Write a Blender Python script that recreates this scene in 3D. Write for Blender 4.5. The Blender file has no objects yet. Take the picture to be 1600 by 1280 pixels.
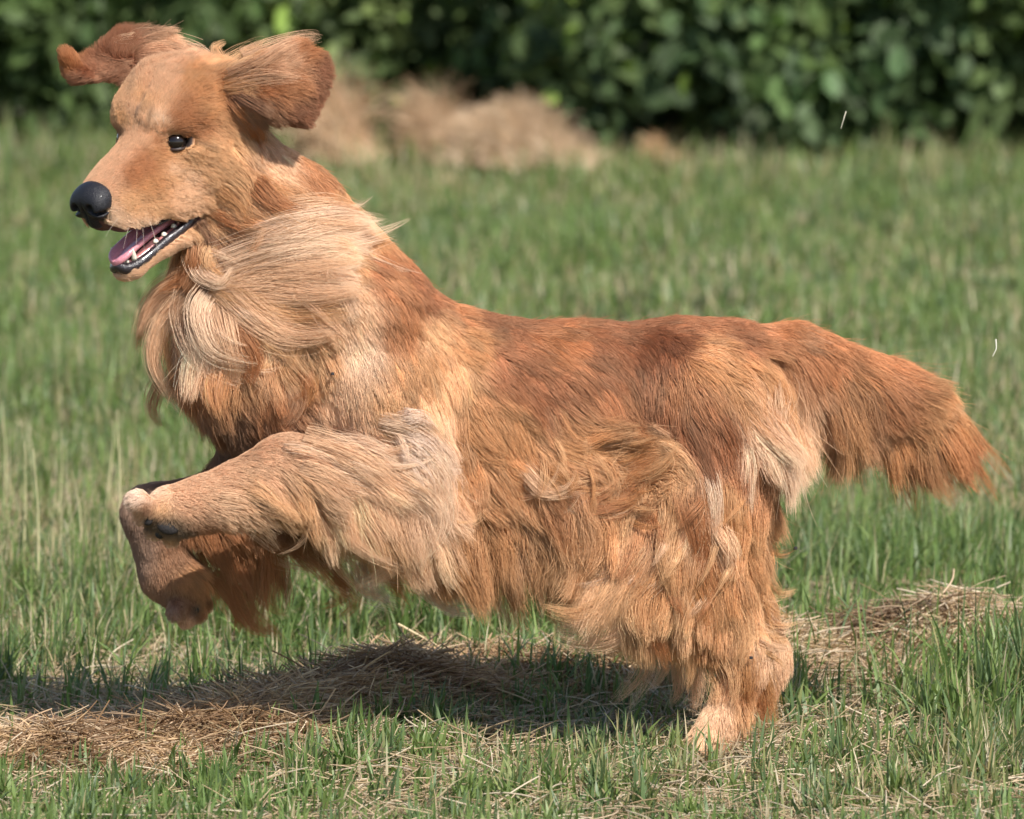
import bpy, math, random
import numpy as np
from mathutils import Vector, Matrix
from mathutils.bvhtree import BVHTree
from mathutils.kdtree import KDTree

rng = np.random.default_rng(7)
random.seed(7)
SC = bpy.context.scene
COL = SC.collection

# ------------------------------------------------------------------ camera, world, sun, exposure
CAM_D, CAM_H, FPX = 10.0, 1.4, 13000.0          # metres to the dog, lens height, focal length in photo pixels
PITCH = math.atan((640 + 635) / FPX)
cam_data = bpy.data.cameras.new("camera")
cam = bpy.data.objects.new("camera", cam_data)
COL.objects.link(cam)
cam.location = (0, -CAM_D, CAM_H)
cam.rotation_euler = (math.pi / 2 - PITCH, 0, 0)
cam_data.sensor_width = 36
cam_data.lens = FPX / 1600 * 36
cam_data.clip_start = 0.1
cam_data.clip_end = 2000
cam_data.dof.use_dof = True
cam_data.dof.focus_distance = 9.95
cam_data.dof.aperture_fstop = 9.5
SC.camera = cam

SUN_DIR = Vector((-0.48, 0.80, -1.0)).normalized()      # the way the light travels
sun_el = math.asin(-SUN_DIR.z)
sun_az = math.atan2(-SUN_DIR.x, -SUN_DIR.y)              # clockwise from +Y, towards the sun
world = bpy.data.worlds.new("World")
SC.world = world
world.use_nodes = True
wn = world.node_tree
bg = wn.nodes["Background"]
sky = wn.nodes.new("ShaderNodeTexSky")
sky.sky_type = 'NISHITA'
sky.sun_disc = False
sky.sun_elevation = sun_el
sky.sun_rotation = sun_az
wn.links.new(sky.outputs[0], bg.inputs[0])
bg.inputs[1].default_value = 0.11
sd = bpy.data.lights.new("sun", 'SUN')
sd.energy = 5.0
sd.angle = math.radians(0.5)
sd.color = (1.0, 0.95, 0.88)
sun = bpy.data.objects.new("sun", sd)
COL.objects.link(sun)
sun.location = (3, -8, 8)
sun.rotation_euler = SUN_DIR.to_track_quat('-Z', 'Y').to_euler()
SC.view_settings.view_transform = 'Standard'
SC.view_settings.look = 'None'
SC.view_settings.exposure = 0.64
SC.view_settings.gamma = 1
SC.view_settings.use_curve_mapping = False
SC.render.engine = 'CYCLES'
SC.cycles.use_denoising = True
SC.cycles.max_bounces = 6
SC.cycles.diffuse_bounces = 3
SC.cycles.glossy_bounces = 2
SC.cycles.transmission_bounces = 4
SC.cycles.transparent_max_bounces = 8
SC.cycles.use_adaptive_sampling = True
SC.cycles.adaptive_threshold = 0.02
try:
    SC.cycles_curves.shape = 'RIBBONS'
    SC.cycles_curves.subdivisions = 2
except Exception:
    pass

# ------------------------------------------------------------------ helpers
_cp, _sp = math.cos(PITCH), math.sin(PITCH)


def P(px, py, Y=0.0):
    """World point whose depth (y) is Y and that stands at photo pixel px, py."""
    dx = (px - 800) / FPX
    dz = -(py - 640) / FPX
    wy = _cp + _sp * dz
    wz = -_sp + _cp * dz
    t = (Y + CAM_D) / wy
    return np.array((dx * t, Y, CAM_H + wz * t))


def pix(p):
    """Photo pixel of world points (n,3)."""
    r = np.asarray(p, float) - np.array((0, -CAM_D, CAM_H))
    depth = r[..., 1] * _cp - r[..., 2] * _sp
    up = r[..., 1] * _sp + r[..., 2] * _cp
    return 800 + FPX * r[..., 0] / depth, 640 - FPX * up / depth


def tag(o, label=None, cat=None, group=None, kind=None):
    for k, v in (('label', label), ('category', cat), ('group', group), ('kind', kind)):
        if v:
            o[k] = v
    return o


def link(o, parent=None):
    COL.objects.link(o)
    if parent:
        o.parent = parent
    return o


def mesh_np(name, verts, faces, mat=None, parent=None, cols=None, smooth=True, normals=None):
    """faces: (n,k) int array, all of k corners."""
    verts = np.asarray(verts, np.float32)
    faces = np.asarray(faces, np.int32)
    me = bpy.data.meshes.new(name)
    me.vertices.add(len(verts))
    me.vertices.foreach_set('co', verts.ravel())
    n, k = faces.shape
    me.loops.add(n * k)
    me.loops.foreach_set('vertex_index', faces.ravel())
    me.polygons.add(n)
    me.polygons.foreach_set('loop_start', np.arange(0, n * k, k, dtype=np.int32))
    if smooth:
        me.polygons.foreach_set('use_smooth', np.ones(n, bool))
    me.update(calc_edges=True)
    if cols is not None:
        a = me.color_attributes.new('tint', 'FLOAT_COLOR', 'POINT')
        c = np.ones((len(verts), 4), np.float32)
        c[:, :3] = cols
        a.data.foreach_set('color', c.ravel())
    if mat:
        me.materials.append(mat)
    o = bpy.data.objects.new(name, me)
    return link(o, parent)


def curves_np(name, pts, radii, mat=None, parent=None, cols=None):
    """pts (n,k,3), radii (n,k), cols (n,k,3)"""
    n, k, _ = pts.shape
    cu = bpy.data.hair_curves.new(name)
    cu.add_curves([k] * n)
    cu.attributes['position'].data.foreach_set('vector', pts.astype(np.float32).ravel())
    ra = cu.attributes.get('radius') or cu.attributes.new('radius', 'FLOAT', 'POINT')
    ra.data.foreach_set('value', radii.astype(np.float32).ravel())
    if cols is not None:
        a = cu.attributes.new('tint', 'FLOAT_COLOR', 'POINT')
        c = np.ones((n * k, 4), np.float32)
        c[:, :3] = cols.reshape(-1, 3)
        a.data.foreach_set('color', c.ravel())
    if mat:
        cu.materials.append(mat)
    o = bpy.data.objects.new(name, cu)
    return link(o, parent)


def new_mat(name):
    m = bpy.data.materials.new(name)
    m.use_nodes = True
    nt = m.node_tree
    return m, nt, nt.nodes['Principled BSDF']


def norm(v):
    return v / np.maximum(np.linalg.norm(v, axis=-1, keepdims=True), 1e-9)


def hash_noise(p, scale, seed=0):
    """smooth value noise on (n,3) points, 0..1"""
    q = np.asarray(p) * scale + seed * 17.31
    i = np.floor(q).astype(np.int64)
    f = q - i
    f = f * f * (3 - 2 * f)
    out = np.zeros(len(q))
    for dx in (0, 1):
        for dy in (0, 1):
            for dz in (0, 1):
                h = (i[:, 0] + dx) * 73856093 ^ (i[:, 1] + dy) * 19349663 ^ (i[:, 2] + dz) * 83492791 ^ (seed * 2654435)
                h = (h ^ (h >> 13)) * 1274126177
                h = ((h ^ (h >> 16)) & 0xFFFFFF) / float(0xFFFFFF)
                w = (f[:, 0] if dx else 1 - f[:, 0]) * (f[:, 1] if dy else 1 - f[:, 1]) * (f[:, 2] if dz else 1 - f[:, 2])
                out += w * h
    return out
# ------------------------------------------------------------------ ground
def G(px, py, z=0.0):
    """point of the level z seen at a photo pixel"""
    c = np.array((0, -CAM_D, CAM_H))
    d = P(px, py, 0.0) - c
    return c + d * ((z - CAM_H) / d[2])


ROW = np.array([G(*q)[:2] for q in ((-500, 1220), (-150, 1212), (80, 1202), (300, 1182), (470, 1152), (640, 1118), (780, 1085), (1000, 1085), (1250, 1075), (1450, 1060), (1700, 1050), (2200, 1000))])


def seg_dist(x, y):
    best = np.full(x.shape, 99.)
    for a, b in zip(ROW[:-1], ROW[1:]):
        ab = b - a
        t = np.clip(((x - a[0]) * ab[0] + (y - a[1]) * ab[1]) / (ab @ ab), 0, 1)
        best = np.minimum(best, np.hypot(x - a[0] - t * ab[0], y - a[1] - t * ab[1]))
    return best


def n2(x, y, s, sd=0):
    return hash_noise(np.stack([x, y, np.zeros_like(x)], 1), s, sd)


def gz(x, y):
    x, y = np.atleast_1d(x).astype(float), np.atleast_1d(y).astype(float)
    d = seg_dist(x, y)
    m = .030 * np.exp(-(d / .13) ** 2) * (.4 + 1.1 * n2(x, y, 6, 3))
    near = np.exp(-((x - .25) ** 2 + (y - .05) ** 2) / .05)             # flat under the hind feet
    return m * (1 - near) + (n2(x, y, 3.5, 5) - .5) * .03 * (1 - near) + (n2(x, y, .5, 6) - .5) * .12 * np.clip((y - 1.5) / 6, 0, 1)


gx = np.concatenate([[-150, -60, -20, -8], np.linspace(-4, 4, 180), [8, 20, 60, 150]])
gy = np.concatenate([[-40, -20, -8], np.linspace(-3, 3, 150), np.linspace(3.1, 14, 120), [18, 30, 60, 200]])
X, Y = np.meshgrid(gx, gy, indexing='ij')
Z = gz(X.ravel(), Y.ravel())
V = np.stack([X.ravel(), Y.ravel(), Z], 1)
ii = np.arange(len(gx) * len(gy)).reshape(len(gx), len(gy))
F = np.stack([ii[:-1, :-1].ravel(), ii[1:, :-1].ravel(), ii[1:, 1:].ravel(), ii[:-1, 1:].ravel()], 1)
soil, nt, pb = new_mat('soil')
tc_ = nt.nodes.new('ShaderNodeTexCoord')
n1 = nt.nodes.new('ShaderNodeTexNoise'); n1.inputs['Scale'].default_value = 9; n1.inputs['Detail'].default_value = 8
n3 = nt.nodes.new('ShaderNodeTexNoise'); n3.inputs['Scale'].default_value = 120; n3.inputs['Detail'].default_value = 5
for q in (n1, n3):
    nt.links.new(tc_.outputs['Object'], q.inputs['Vector'])
r1 = nt.nodes.new('ShaderNodeValToRGB')
r1.color_ramp.elements[0].color = (.085, .092, .032, 1); r1.color_ramp.elements[0].position = .35
r1.color_ramp.elements[1].color = (.20, .175, .085, 1); r1.color_ramp.elements[1].position = .7
nt.links.new(n1.outputs[0], r1.inputs[0])
r2 = nt.nodes.new('ShaderNodeValToRGB')
r2.color_ramp.elements[0].color = (.35, .35, .35, 1); r2.color_ramp.elements[1].color = (1.2, 1.15, 1.0, 1)
nt.links.new(n3.outputs[0], r2.inputs[0])
mm = nt.nodes.new('ShaderNodeMixRGB'); mm.blend_type = 'MULTIPLY'; mm.inputs[0].default_value = 1
nt.links.new(r1.outputs[0], mm.inputs[1]); nt.links.new(r2.outputs[0], mm.inputs[2]); nt.links.new(mm.outputs[0], pb.inputs['Base Color'])
bp = nt.nodes.new('ShaderNodeBump'); bp.inputs['Distance'].default_value = .01
nt.links.new(n3.outputs[0], bp.inputs['Height']); nt.links.new(bp.outputs[0], pb.inputs['Normal'])
pb.inputs['Roughness'].default_value = .95
ground = tag(mesh_np('ground', V, F, soil), 'grassy field floor of thatch and soil', None, None, 'structure')


def plant_mat(name, trans=.35, rough=.5, spec=.3):
    m = bpy.data.materials.new(name); m.use_nodes = True
    nt = m.node_tree; nt.nodes.clear()
    o = nt.nodes.new('ShaderNodeOutputMaterial')
    a = nt.nodes.new('ShaderNodeAttribute'); a.attribute_name = 'tint'
    p = nt.nodes.new('ShaderNodeBsdfPrincipled'); p.inputs['Roughness'].default_value = rough
    p.inputs['Specular IOR Level'].default_value = spec
    t = nt.nodes.new('ShaderNodeBsdfTranslucent')
    hs = nt.nodes.new('ShaderNodeHueSaturation'); hs.inputs['Saturation'].default_value = 1.15; hs.inputs['Value'].default_value = 1.5
    mx = nt.nodes.new('ShaderNodeMixShader'); mx.inputs[0].default_value = trans
    nt.links.new(a.outputs['Color'], p.inputs['Base Color']); nt.links.new(a.outputs['Color'], hs.inputs['Color'])
    nt.links.new(hs.outputs[0], t.inputs['Color'])
    nt.links.new(p.outputs[0], mx.inputs[1]); nt.links.new(t.outputs[0], mx.inputs[2]); nt.links.new(mx.outputs[0], o.inputs['Surface'])
    return m


grass_mat = plant_mat('grass_blade', .35, .45, .35)
leaf_mat = plant_mat('leaf', .3, .55, .2)
straw_mat = plant_mat('straw', .2, .55, .3)
GREENS = np.array([(.092, .146, .040), (.120, .182, .052), (.152, .208, .062), (.108, .160, .064), (.215, .240, .095)])
DRYS = np.array([(.36, .30, .16), (.45, .37, .22), (.28, .24, .11), (.50, .42, .28)])


def blades(x, y, h, w, lean, az, cols, seg):
    """flat tapering, bending blades; az faces, lean is the tip's sideways travel over the height"""
    n = len(x)
    z0 = gz(x, y) - .004
    t = np.linspace(0, 1, seg + 1)
    fx, fy = np.cos(az), np.sin(az)                    # the way it bends
    la = rng.uniform(-.6, .6, n) + az + math.pi / 2     # width direction
    wx, wy = np.cos(la), np.sin(la)
    V = np.empty((n, 2 * seg + 1, 3)); C = np.empty((n, 2 * seg + 1, 3))
    wp = np.where(t < .35, .75 + .25 * t / .35, 1 - (np.clip(t - .35, 0, 1) / .65) ** 1.6)
    for k in range(seg + 1):
        s = t[k]
        bend = lean * h * s ** 1.9
        cx, cy = x + fx * bend, y + fy * bend
        cz = z0 + h * (s - .38 * lean * s ** 2.4).clip(0.01)
        c = cols * (1 + .0 * s)
        if k < seg:
            V[:, 2 * k] = np.stack([cx - wx * w * wp[k] / 2, cy - wy * w * wp[k] / 2, cz], 1)
            V[:, 2 * k + 1] = np.stack([cx + wx * w * wp[k] / 2, cy + wy * w * wp[k] / 2, cz], 1)
            C[:, 2 * k] = C[:, 2 * k + 1] = c
        else:
            V[:, 2 * k] = np.stack([cx, cy, cz], 1); C[:, 2 * k] = c
    tri = []
    for k in range(seg - 1):
        a = 2 * k
        tri += [(a, a + 1, a + 3), (a, a + 3, a + 2)]
    tri.append((2 * seg - 2, 2 * seg - 1, 2 * seg))
    tri = np.array(tri)
    Fc = (np.arange(n)[:, None, None] * (2 * seg + 1) + tri[None]).reshape(-1, 3)
    return V.reshape(-1, 3), Fc, C.reshape(-1, 3)


def half(d, m):
    return (800 / FPX) * d * 1.01 + m


def zone(n, d0, d1, margin, seg, hr, wr, keep, dry=.12, name='grass', label=''):
    d = np.sqrt(rng.uniform(d0 ** 2, d1 ** 2, n))
    x = rng.uniform(-1, 1, n) * half(d, margin); y = d - CAM_D
    # tussocks: blades gather round centres
    cell = .05 + .03 * (d0 > 12)
    cx, cy = np.round(x / cell) * cell, np.round(y / cell) * cell
    jx, jy = n2(cx, cy, 91, 11) - .5, n2(cx, cy, 91, 12) - .5
    g = rng.uniform(0, .75, n) * (rng.random(n) < .75)
    x = x + (cx + jx * cell - x) * g; y = y + (cy + jy * cell - y) * g
    m = rng.random(n) < keep(x, y)
    x, y, cx, cy = x[m], y[m], cx[m], cy[m]; n = len(x)
    tall = n2(x, y, 2.3, 21) * .7 + n2(cx, cy, 40, 22) * .5
    h = rng.uniform(*hr, n) * (.28 + 1.35 * tall ** 1.6)
    w = rng.uniform(*wr, n)
    dn = n2(x, y, 1.3, 31) * .55 + n2(x, y, 6, 32) * .45
    isd = rng.random(n) < dry * (0.3 + 2.2 * np.clip(dn - .3, 0, 1) * 1.6)
    tone = (n2(x, y, 2.2, 41) * 2.4 + n2(cx, cy, 60, 42) * 2.6)
    gi = np.clip((tone + rng.normal(0, .5, n)).astype(int), 0, 4)
    col = GREENS[gi] * rng.uniform(.75, 1.25, (n, 1))
    col[isd] = DRYS[rng.integers(0, 4, isd.sum())] * rng.uniform(.8, 1.15, (isd.sum(), 1))
    w[isd] *= .6
    lean = np.abs(rng.normal(.32, .36, n)).clip(0, 1.25)
    az = rng.normal(0.3, 1.9, n)
    V, F, C = blades(x, y, h, w, lean, az, col, seg)
    o = mesh_np(name, V, F, grass_mat, cols=C)
    return tag(o, label, 'grass', None, 'stuff')


def hay_here(x, y):
    d = seg_dist(x, y)
    return np.exp(-(d / (.06 + .16 * n2(x, y, 4, 55))) ** 2) * (.45 + .55 * (n2(x, y, 9, 56) > .38))


def keep_near(x, y):
    px, py = pix(np.stack([x, y, np.zeros_like(x)], 1))
    k = 1 - .86 * hay_here(x, y) ** .7
    left = np.clip((1240 - py) / 40, 0, 1) * np.clip((py - 1120) / 30, 0, 1) * np.clip((560 - px) / 120, 0, 1)
    k *= 1 - .8 * left
    k *= .25 + .75 * (n2(x, y, 7, 61) > .40)
    k *= 1 - .93 * np.exp(-((px - 1140) / 100) ** 2 - ((py - 1205) / 48) ** 2)
    return k


zone(70000, 9.1, 10.25, .5, 4, (.020, .085), (.0026, .0066), keep_near, .2, 'foreground_grass', 'green grass blades in front of and below the leaping dog')
zone(105000, 10.25, 12.3, .55, 4, (.035, .115), (.0026, .005), keep_near, .22, 'middle_grass', 'bright green grass standing just behind the dog')
zone(90000, 12.3, 15.5, .6, 3, (.035, .105), (.0032, .006), lambda x, y: .55 + .45 * n2(x, y, 3, 62), .30, 'field_grass', 'softly blurred field grass with pale dry patches beyond the dog')
zone(110000, 15.5, 21.2, .9, 2, (.045, .095), (.005, .009), lambda x, y: .6 + .4 * n2(x, y, 2, 63), .26, 'far_grass', 'distant blurred green grass reaching the hedge foot')


def straws(n, x, y, z, L, r, cols, flat=.25, name='hay', label='', bend=.12, cat='hay'):
    az = rng.uniform(0, 2 * math.pi, n)
    el = rng.normal(0, flat, n)
    d = np.stack([np.cos(az) * np.cos(el), np.sin(az) * np.cos(el), np.sin(el)], 1)
    t = np.linspace(-.5, .5, 5)
    q = np.stack([x, y, z], 1)[:, None] + d[:, None] * (L[:, None] * t[None])[..., None]
    b = rng.normal(0, 1, (n, 3)) * (L * bend)[:, None]
    b[:, 2] = -np.abs(b[:, 2]) * .5
    q += b[:, None] * ((2 * t) ** 2)[None, :, None]
    gq = gz(q[..., 0].ravel(), q[..., 1].ravel()).reshape(n, 5)
    q[..., 2] = np.maximum(q[..., 2], gq + .002)
    rr = (r[:, None] * np.array((.8, 1, 1, .9, .6))[None])
    cc = np.repeat(cols[:, None], 5, 1)
    o = curves_np(name, q, rr, straw_mat, cols=cc)
    return tag(o, label, cat, None, 'stuff')


HAYC = np.array([(.52, .40, .25), (.42, .31, .18), (.60, .50, .36), (.33, .23, .13), (.48, .36, .24)])


def heap(n, i0, i1, hgt, spread, name, label, tint=(1, 1, 1)):
    t = rng.uniform(i0, i1, n)
    k = t.astype(int).clip(0, len(ROW) - 2); f = (t - k)[:, None]
    c = ROW[k] * (1 - f) + ROW[k + 1] * f
    o = rng.normal(0, 1, (n, 2)) * spread * (.7 + .6 * n2(c[:, 0], c[:, 1], 4, 71))[:, None]
    x, y = c[:, 0] + o[:, 0] * .6, c[:, 1] + o[:, 1]
    dd = seg_dist(x, y)
    z = gz(x, y) + rng.random(n) ** 1.3 * hgt * np.exp(-(dd / spread) ** 2 * .6) * (.1 + 2.0 * np.clip(n2(x, y, 8, 72) - .2, 0, 1))
    L = rng.uniform(.025, .12, n); r = rng.uniform(.0004, .0011, n)
    col = HAYC[rng.integers(0, 5, n)] * rng.uniform(.7, 1.15, (n, 1)) * np.array(tint)
    old = n2(x, y, 9, 73) + rng.normal(0, .06, n) > .60            # damp, weathered patches
    col[old] = col[old] * np.array((.52, .46, .42))
    return straws(n, x, y, z, L, r, col, .3, name, label)


heap(48000, 0, 6, .045, .13, 'hay_windrow', 'low windrow of golden cut hay lying below the forelegs at left', (.95, .86, .78))
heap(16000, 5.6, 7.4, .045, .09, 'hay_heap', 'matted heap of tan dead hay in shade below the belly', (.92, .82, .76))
heap(34000, 7.2, 11, .070, .13, 'hay_windrow', 'bleached pale hay windrow behind the hind feet at right', (1.05, 1.03, 1.02))
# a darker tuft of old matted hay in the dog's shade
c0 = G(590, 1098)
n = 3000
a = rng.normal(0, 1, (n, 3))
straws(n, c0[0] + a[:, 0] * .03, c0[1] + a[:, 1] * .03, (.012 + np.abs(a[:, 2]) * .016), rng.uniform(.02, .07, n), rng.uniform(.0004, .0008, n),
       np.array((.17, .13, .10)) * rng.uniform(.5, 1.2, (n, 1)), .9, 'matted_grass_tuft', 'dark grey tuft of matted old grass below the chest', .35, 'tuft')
n = 60000
d = np.sqrt(rng.uniform(9.1 ** 2, 13.0 ** 2, n)); x = rng.uniform(-1, 1, n) * half(d, .5); y = d - CAM_D
straws(n, x, y, gz(x, y) + rng.random(n) ** 2 * .03, rng.uniform(.02, .12, n), rng.uniform(.0004, .0010, n), HAYC[rng.integers(0, 5, n)] * rng.uniform(.6, 1.1, (n, 1)),
       .3, 'loose_straw', 'loose straw scattered flat among the short grass blades', .1, 'straw')

# tall dry stems at the left and a few long loose straws
def stem(pts, rad, col, name, label, cat, group=None, head=False):
    q = np.array(pts, float)
    t = np.linspace(0, 1, 10)
    s = np.linspace(0, 1, len(q))
    c = np.stack([np.interp(t, s, q[:, i]) for i in range(3)], 1)
    c[1:-1] = (c[:-2] + 2 * c[1:-1] + c[2:]) / 4
    r = rad * (1 - .6 * t)
    cc = np.tile(np.array(col), (10, 1))[None]
    o = curves_np(name, c[None], r[None], straw_mat, cols=cc)
    tag(o, label, cat, group)
    return o


STEMS = [(8, 760, 2, 625, 'pale dry grass stem nearest the left edge, taller than its neighbours'),
         (60, 900, 52, 700, 'thin yellow grass stem left of the forelegs, slightly left leaning'),
         (185, 870, 183, 640, 'straight pale stem ending close to the folded foreleg'),
         (165, 760, 178, 655, 'short cream stem between two taller dry stems at left'),
         (35, 860, 38, 690, 'cream stem with an upright tip rising from the left grass'),
         (130, 850, 112, 735, 'curving straw coloured stem in the left middle grass'),
         (90, 800, 96, 668, 'faint tan stem standing farther back at left')]
for i, (x0, y0, x1, y1, lb) in enumerate(STEMS):
    g = G(x0, y0 + 50)
    b = P(x0, y0 + 50, g[1]); m_ = P((x0 + x1) / 2 + 4, (y0 + y1) / 2, g[1]); e = P(x1, y1, g[1] - .02)
    stem([b, m_, e], .0016, (.55, .50, .28), 'dry_stem', lb, 'grass stem', 'tall dry stems at the left')
stem([G(622, 975, .10), G(690, 1012, .07), G(735, 1050, .03)], .0016, (.62, .5, .3), 'long_straw', 'long tan straw poking up from the hay heap below the belly', 'straw')
g = P(1318, 187, .4)
stem([P(1322, 174, .4), P(1318, 187, .4), P(1314, 201, .4)], .0008, (.6, .55, .42), 'airborne_straw', 'tiny pale straw flying in front of the dark hedge', 'straw')
stem([P(1556, 530, .1), P(1557, 545, .1), P(1551, 557, .1)], .0009, (.75, .72, .6), 'airborne_straw', 'tiny bent straw floating above the tail tip', 'straw')
# curled dead leaf, lower left
g = G(75, 1195)
u = np.linspace(-1, 1, 9); v = np.linspace(-1, 1, 7)
U, W = np.meshgrid(u, v, indexing='ij')
ww = np.sqrt(np.clip(1 - np.abs(U) ** 1.8, 0, 1)) * (1 + .15 * np.sin(U * 9))
V = np.stack([g[0] + U * .045, g[1] + W * ww * .018, .035 - U * .012 + .022 * (W * ww) ** 2 - .01 * U ** 2 + .003 * np.sin(U * 7 + W * 5)], -1).reshape(-1, 3)
ii = np.arange(63).reshape(9, 7)
F = np.stack([ii[:-1, :-1].ravel(), ii[1:, :-1].ravel(), ii[1:, 1:].ravel(), ii[:-1, 1:].ravel()], 1)
tag(mesh_np('dead_leaf', V, F, leaf_mat, cols=np.tile((.11, .06, .035), (63, 1))), 'dark brown curled dead leaf lying on the hay at lower left', 'leaf')

zone(15000, 19.8, 21.4, .9, 3, (.05, .17), (.004, .008), lambda x, y: (.15 + .85 * (n2(x, y, 2.6, 67) > .42)) * (1 - .55 * np.exp(-((x / 1.61 * 1000 + 3) / 135) ** 4)), .5, 'verge_grass', 'taller uneven grass and dry stalks along the hedge foot')
zone(9000, 11.0, 15.0, .6, 3, (.10, .20), (.0014, .0024), lambda x, y: .1 + .9 * (n2(x, y, 2.0, 68) > .5), 1.3, 'seed_grass', 'thin pale seeding stalks rising over the field grass')

_ms = half
half = lambda d, m: m
zone(60000, 8.6, 21.2, 3.6, 2, (.05, .12), (.007, .013), lambda x, y: (np.abs(x) > .062 * (y + CAM_D) + .45) * 1.0, .2, 'outer_grass', 'field grass on both sides beyond the picture edges')
half = _ms

# ------------------------------------------------------------------ hedge of shrubs
def leaf_shape(n):
    """unit leaf: midrib along x, folded, 6 triangles"""
    return (np.array([(0, 0, 0), (.30, .30, .05), (.30, -.30, .05), (.68, .24, .03), (.68, -.24, .03), (1, 0, -.06), (.45, 0, -.03)]),
            np.array([(0, 6, 1), (0, 2, 6), (1, 6, 3), (2, 4, 6), (3, 6, 5), (4, 5, 6)]))


LV, LF = leaf_shape(0)


def frames(nrm, n):
    a = rng.normal(0, 1, (n, 3)); a[:, 2] -= .6
    t = norm(a - nrm * (a * nrm).sum(1, keepdims=True))
    return t, np.cross(nrm, t)


def leaves(p, nrm, size, cols):
    n = len(p)
    t, b = frames(nrm, n)
    V = p[:, None] + (t[:, None] * LV[None, :, :1] + b[:, None] * LV[None, :, 1:2] + nrm[:, None] * LV[None, :, 2:]) * size[:, None, None]
    F = (np.arange(n)[:, None, None] * 7 + LF[None]).reshape(-1, 3)
    return V.reshape(-1, 3), F, np.repeat(cols, 7, 0)


bark, nt, pb = new_mat('bark')
pb.inputs['Base Color'].default_value = (.07, .05, .035, 1); pb.inputs['Roughness'].default_value = .9
nzt = nt.nodes.new('ShaderNodeTexNoise'); nzt.inputs['Scale'].default_value = 40
bpn = nt.nodes.new('ShaderNodeBump'); nt.links.new(nzt.outputs[0], bpn.inputs['Height']); nt.links.new(bpn.outputs[0], pb.inputs['Normal'])
single = {}


def shrub(px, base_py, wid, hgt, dep, n, size, cols, label, bright=0.0):
    g = G(px, base_py)
    root = link(bpy.data.objects.new('shrub', None)); root.location = (g[0], g[1] + dep * .5, 0)
    tag(root, label, 'shrub', 'shrubs of the dark green hedge')
    # clumps of leaves on an uneven shell
    nc = 46
    a = norm(rng.normal(0, 1, (nc, 3)))
    cc = a * rng.uniform(.55, 1.0, (nc, 1)) * np.array((wid, dep, hgt)) * .5 + np.array((0, 0, hgt * .47))
    cc[:, 2] = np.abs(cc[:, 2])
    fl = rng.random(nc) < .45
    cc[fl, 2] = rng.uniform(.04, .60, fl.sum()); cc[fl, 1] = -dep * rng.uniform(.15, .5, fl.sum())
    low = cc[:, 2] < .9
    wgt = np.where(low, 2.5, .7); wgt = wgt / wgt.sum()
    k = rng.choice(nc, n, p=wgt)
    cr = rng.uniform(.05, .24, nc)
    dirn = norm(rng.normal(0, 1, (n, 3)) + np.array((0.1, -.7, .35)))
    p = cc[k] + dirn * cr[k][:, None] * rng.uniform(.35, 1.15, (n, 1))
    ok = p[:, 2] > .02
    p, dirn, k = p[ok], dirn[ok], k[ok]; n = len(p)
    nrm = norm(dirn + rng.normal(0, .55, (n, 3)) + np.array((0, -.1, .3)))
    sz = np.exp(rng.normal(-.12, .36, n)) * size
    base = np.array(cols)[rng.integers(0, len(cols), nc)][k]
    col = base * rng.uniform(.6, 1.4, (n, 1)) * np.array((1.05, 1.0, .95))
    br = rng.random(n) < bright
    col[br] = np.array((.20, .30, .06)) * rng.uniform(.8, 1.2, (br.sum(), 1))
    V, F, C = leaves(p, nrm, sz, col)
    fo = mesh_np('foliage', V, F, leaf_mat, root, cols=C, smooth=False); fo['kind'] = 'stuff'
    # stems
    sv_, sr_ = [], []
    for j in range(22):
        q = cc[rng.integers(0, nc)]
        b = np.array((rng.normal(0, wid * .12), rng.normal(0, dep * .12), 0))
        t = np.linspace(0, 1, 8)[:, None]
        sv_.append(b * (1 - t) + q * t + np.array((0, 0, .25)) * t * (1 - t) + rng.normal(0, .012, (8, 3)))
        sr_.append(np.linspace(.0045, .0015, 8))
    o = curves_np('branches', np.array(sv_), np.array(sr_), bark, root)
    # the largest front leaves, one by one
    fr = np.argsort(p[:, 1] + rng.normal(0, .05, n) + (p[:, 2] > .55) * 9)[:26]
    for i in fr:
        ci = int(rng.integers(0, 4))
        key = (id(cols), ci)
        if key not in single:
            me = bpy.data.meshes.new('leaf')
            me.from_pydata([tuple(v) for v in LV], [], [tuple(int(q) for q in f) for f in LF])
            at_ = me.color_attributes.new('tint', 'FLOAT_COLOR', 'POINT')
            c_ = np.array(cols[ci % len(cols)]) * (1.1 if ci < 3 else 1.7)
            for e in at_.data:
                e.color = (*c_, 1)
            me.materials.append(leaf_mat)
            single[key] = me
        o = link(bpy.data.objects.new('leaf', single[key]), root)
        o.location = Vector(p[i] + np.array((0, -.03, 0)))
        o.rotation_euler = Vector(nrm[i]).to_track_quat('Z', 'X').to_euler()
        o.scale = (size * 1.35,) * 3


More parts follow.
